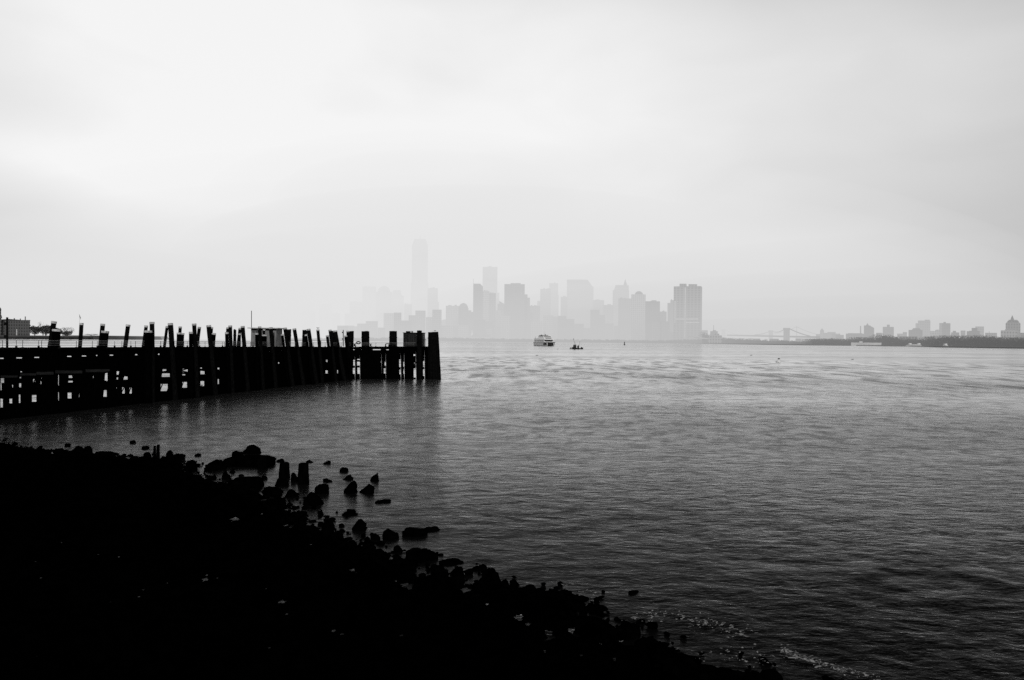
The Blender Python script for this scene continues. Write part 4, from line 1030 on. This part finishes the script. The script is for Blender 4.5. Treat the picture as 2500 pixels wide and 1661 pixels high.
for (a, b, s1, Ya, Yb) in [((1917,802.5),(1883,808.5),5.5,2400,3000),((1883,808),(1843,818),2.0,3000,2800),((1927,802.5),(1978,821),2.0,2400,2300)]:
    m = MB(); cable(m, a, b, s1, Ya, Yb, 1.5); m.build('cable', steel, bd)
b2 = empty('steel_bridge', P(1945, 838, 3000), 'slender steel suspension bridge just behind the stone towered one', 'bridge', 'bridges beyond the skyline'); b2.matrix_basis = Matrix.Translation(b2.location)
MB().tube(P(1945, 838, 3000), P(1945, 797, 3000), 1.6, 1.2, n=6).build('tower', steel, b2)
tower(1763, 1771, 804.5, 3900, b2, steel)
for (a, b, s1, Ya, Yb) in [((1945,798),(2000,818),2.0,3000,3000),((1945,798),(1858,817),6,3000,3500),((1771,806),(1800,817),1.5,3900,3800),((1763,806),(1722,816),2,3900,3900)]:
    m = MB(); cable(m, a, b, s1, Ya, Yb, 1.1); m.build('cable', steel, b2)
m = MB(); m.hexa([P(1722,819,3900),P(1946,823,3000),P(1946,823,3020),P(1722,819,3920),P(1722,817.6,3900),P(1946,821,3000),P(1946,821,3020),P(1722,817.6,3920)]); m.build('deck', steel, b2)
for (x0, x1, y0, y1, lab) in [(1803,1818,826,829.5,'small white warehouse under the bridge, left one of two'),(1826,1838,826,830,'small white warehouse under the bridge, right one of two'),
                              (1866,1874,828,831,'white shed between the two stone bridge towers'),(1956,1988,826.5,828.5,'long white shed right of the nearer bridge tower'),(1953,1972,834,835.5,'low white quay shed right of the nearer bridge tower'),
                              (1820,1850,836,838.5,'faint pale quay building under the bridge')]:
    Yv = 2100
    oo = building('warehouse', lab, x0, x1, y0, Yv, paleroof, [], group='white sheds under the bridges', deep=15)
x = 1775
while x < 2065:
    wd = rf.uniform(10, 24); building('low_block', 'low grey block on the shore under the bridges', x, x+wd, 829+rf.uniform(-5, 4), 2150+rf.uniform(0, 40), rf.choice(['brick','mid','dark']), group='low blocks on the shore under the bridges', deep=20); x += wd*rf.uniform(1.0, 1.5)

# ------------------------------------------------------------------ right-hand shore
B2 = 'buildings on the right hand shore'
T2 = [
 ('clock_tower_building','tower with a steep pyramid roof right of the bridges',2002,2011.5,808,2500,'mid',[('pyr',2001.5,2012,802)]),
 ('low_building','low pale block left of the pyramid roofed tower',1992,2003,816,2450,'mid',[]),
 ('low_building','stepped low blocks right of the pyramid roofed tower',2011,2028,813,2450,'mid',[('wing',2020,2040,811),('wing',2030,2050,815)]),
 ('low_building','small dark block with two stacks left of the long dark roof',2040,2060,818,2300,'brick',[('box',2048,2051,815)]),
 ('long_hall','long dark flat roofed hall with a tall chimney behind',2065,2109,815,2200,'dark',[('box',2070,2105,814)]),
 ('apartment_block','dark block with a small pointed turret and sloping right roof',2109,2134,801,2200,'brick',[('box',2109,2125,795),('pyr',2114,2121,789.5,795),('slopeR',2124,2134,796,801)]),
 ('low_building','small dark block right of the turreted one',2139,2153,813,2150,'brick',[]),
 ('apartment_block','flat topped apartment block with a central roof box',2155,2182,798.5,2250,'brick',[('box',2165,2172,793)]),
 ('low_building','low pale blocks between two apartment towers',2190,2208,815,2250,'mid',[('wing',2204,2214,811)]),
 ('apartment_block','dark stepped block sloping up in front of the tallest pair',2218,2252,806,2150,'dark',[('taper',2226,2248,801.5)]),
 ('apartment_tower','tallest block of the right shore with a lower left step',2241,2271,783,2400,'mid',[('wing',2235,2243,789.5),('box',2257,2270,781)]),
 ('low_building','striped mid block right of the tallest right shore block',2271,2291,808.5,2200,'light',[('wing',2286,2293,805)]),
 ('apartment_tower','dark slab tower with a small central roof box',2300,2320,789.5,2200,'dark',[('box',2303,2309,786.5)]),
 ('apartment_tower','paler slab attached to the left of the dark slab tower',2293,2301,789,2260,'mid',[]),
 ('low_building','low stepped dark block right of the dark slab tower',2322,2342,812,2150,'brick',[('box',2326,2334,808)]),
 ('low_building','small square pale block standing above the trees',2345,2357,807.5,2200,'mid',[]),
 ('apartment_block','dark stepped building in front of a pale square block',2366,2392,808,2100,'dark',[('box',2372,2386,801),('wing',2360,2372,809)]),
 ('apartment_block','pale square block behind the dark stepped building',2381,2402,797.5,2300,'mid',[]),
 ('low_building','long low roofline with a tiny spire',2405,2434,813,2150,'mid',[('mast',2419,809,1.2)]),
 ('domed_building','rounded building with a pointed cone roof at the right edge',2455,2491,790,2000,'mid',[('taper',2455,2491,785),('taper',2459,2487,781,785.2),('pyr',2466,2476,770,782)]),
 ('low_building','broad pale lower block in front of the rounded building',2443,2484,807,1900,'light',[('taper',2452,2476,803)]),
 ('low_building','low block cut by the right edge',2488,2520,813,1950,'mid',[]),
 ('low_building','low block below the striped mid block',2195,2240,822,1800,'mid',[]),
 ('low_building','low pale block under the tallest right shore block',2258,2282,822,1750,'light',[]),
 ('low_building','tiny block left of the dark slab tower',2283,2294,806,2300,'brick',[]),
]
for nm, lab, x0, x1, yt, Yv, mt, ex in T2:
    building(nm, lab, x0, x1, yt, Yv, mt, ex, group=B2, deep=25)
MB().tube(P(2101, 820, 2250), P(2101, 796, 2250), 1.9, 1.4, n=8).build('chimney_stack', roofm, label='tall thin chimney behind the long dark hall', cat='chimney')
Yt = lambda x: np.interp(x, [1700, 1960, 2120, 2250, 2290, 2500, 2600], [1850, 1500, 1360, 1150, 1050, 900, 840])
for (x0, x1, y0, Yv, lab) in [(2078,2152,836.8,1500,'long thin white pier roof low on the right shore'),(2098,2106,833.5,1490,'tiny white hut on the long white pier roof')]:
    building('white_roofed_shed', lab, x0, x1, y0, float(Yt((x0+x1)/2))+(40 if y0 > 830 else 170), paleroof, [], group='pale roofed sheds on the right shore', deep=14)
b = G(2308, 848); white_ship(2303, 2313, 847.6, 'tiny white boat hugging the right shore', (0,), name='small_boat')

def treeline(name, prof, Yv, n, size, label, mat, dp=60):
    rnd = random.Random(len(prof)*13+n); vs = []; fs = []
    m = MB()
    for i in range(len(prof)-1):
        (xa, ya), (xb, yb) = prof[i], prof[i+1]
        steps = max(1, int((xb-xa)/6))
        for s in range(steps):
            x = xa+(xb-xa)*(s+.5)/steps; y = ya+(yb-ya)*(s+.5)/steps+rnd.uniform(-1.2, 1.6)
            k = Yv(x)/F; top = P(x, y, Yv(x)); r = rnd.uniform(4.5, 8)*k; hh = top.z
            kk = len(vs); vs += [(top.x-3.6*k, top.y+8, 0), (top.x+3.6*k, top.y+8, 0), (top.x+3.6*k, top.y+8, hh*rnd.uniform(.7, .92)), (top.x-3.6*k, top.y+8, hh*rnd.uniform(.7, .92))]; fs.append((kk, kk+1, kk+2, kk+3))
            for q in range(n):
                u = rnd.uniform(-1, 1); v_ = rnd.random()**.6; dz = math.sqrt(max(0, 1-u*u*.8))
                p = Vector((top.x+u*r, top.y+rnd.uniform(0, dp), max(0, v_*hh*dz))); s_ = size*rnd.uniform(.5, 1.3)*k
                a = Vector((rnd.gauss(0,1), rnd.gauss(0,.5), rnd.gauss(0,1))).normalized()*s_; b = a.cross(Vector((0,1,0))).normalized()*s_*.8; kk = len(vs)
                vs += [tuple(p-a), tuple(p+b), tuple(p+a), tuple(p-b)]; fs.append((kk, kk+1, kk+2, kk+3))
    m.v = vs; m.f = fs; m.build(name, mat, label=label, cat='trees', kind='stuff')
Yt = lambda x: np.interp(x, [1700, 1960, 2120, 2250, 2290, 2500, 2600], [1850, 1500, 1360, 1150, 1050, 900, 840])
treeline('treeline', [(1985,828),(2030,826),(2085,828),(2110,822),(2150,822),(2165,815),(2185,817),(2210,826),(2260,829),(2300,819),(2340,817),(2365,820),(2400,817),(2430,818),(2460,822),(2500,822),(2560,822)], lambda x: Yt(x)+190, 300, .8,
         'dark mass of trees along the right hand shore', leafdark)
treeline('treeline', [(1716,806),(1730,812),(1745,818),(1790,826),(1850,830),(1985,834)], lambda x: Yt(x)+300, 160, .8, 'misty trees along the shore below the bridges', leafm)
treeline('treeline', [(700,826),(1075,824),(1200,826),(1330,828),(1480,829),(1640,831),(1720,826)], lambda x: 2780-(x-700)*.55, 60, .9, 'misty low park trees along the foot of the skyline', leafm)

# ------------------------------------------------------------------ haze banks
for n_, (kz, lab) in enumerate(((250, 'lowest'), (340, 'second'), (440, 'third'), (550, 'fourth'), (670, 'fifth'), (800, 'highest'))):
    haze((-200,3950,0), (2450+kz*.35,2280+kz*.2,kz), .00014, .722+.105*(n_/5)**1.3, lab+' layer of the pale haze over the middle of the skyline')
for zc, rz_, d_ in ((330, 230, .0006), (400, 330, .0006)):
    haze((-150,3950,zc), (1500,950+rz_*.5,rz_), d_, .755, 'soft raised fog bank around the upper floors of the skyline, %s one' % ('thinner' if rz_ < 300 else 'thicker'))
for kz, lab in ((200, 'lower'), (320, 'middle'), (460, 'upper')):
    haze((-1000,3800,40), (850+kz*.3,900+kz*.3,kz), .00040, .735+.02*kz/460, lab+' layer of the dense haze over the left of the skyline')
haze((-380,3450,600), (1000,320,330), .0004, .79, 'soft outer cloud around the top of the tallest tower')
haze((-380,3450,610), (700,300,230), .0008, .79, 'denser low cloud around the top of the tallest tower')
for kz, lab in ((70, 'lowest'), (120, 'second'), (180, 'third'), (250, 'highest')):
    haze((1150,2450,0), (1450+kz*.6,1950+kz*.4,kz), .00011, .50+.06*kz/250, lab+' layer of the thin haze over the right hand shore')
for kz, lab in ((200, 'lower'), (420, 'upper')):
    haze((-2600,3700,0), (2400,2400,kz), .00025, .70, lab+' layer of pale haze over the open water left of the skyline')

# ------------------------------------------------------------------ render settings
scene.render.engine = 'CYCLES'
cy = scene.cycles
cy.max_bounces = 5; cy.diffuse_bounces = 1; cy.glossy_bounces = 3; cy.transparent_max_bounces = 48; cy.volume_bounces = 0
cy.use_denoising = False; cy.use_adaptive_sampling = True; cy.adaptive_threshold = .01
scene.view_settings.view_transform = 'Standard'; scene.view_settings.look = 'None'; scene.view_settings.exposure = 0; scene.view_settings.gamma = 1
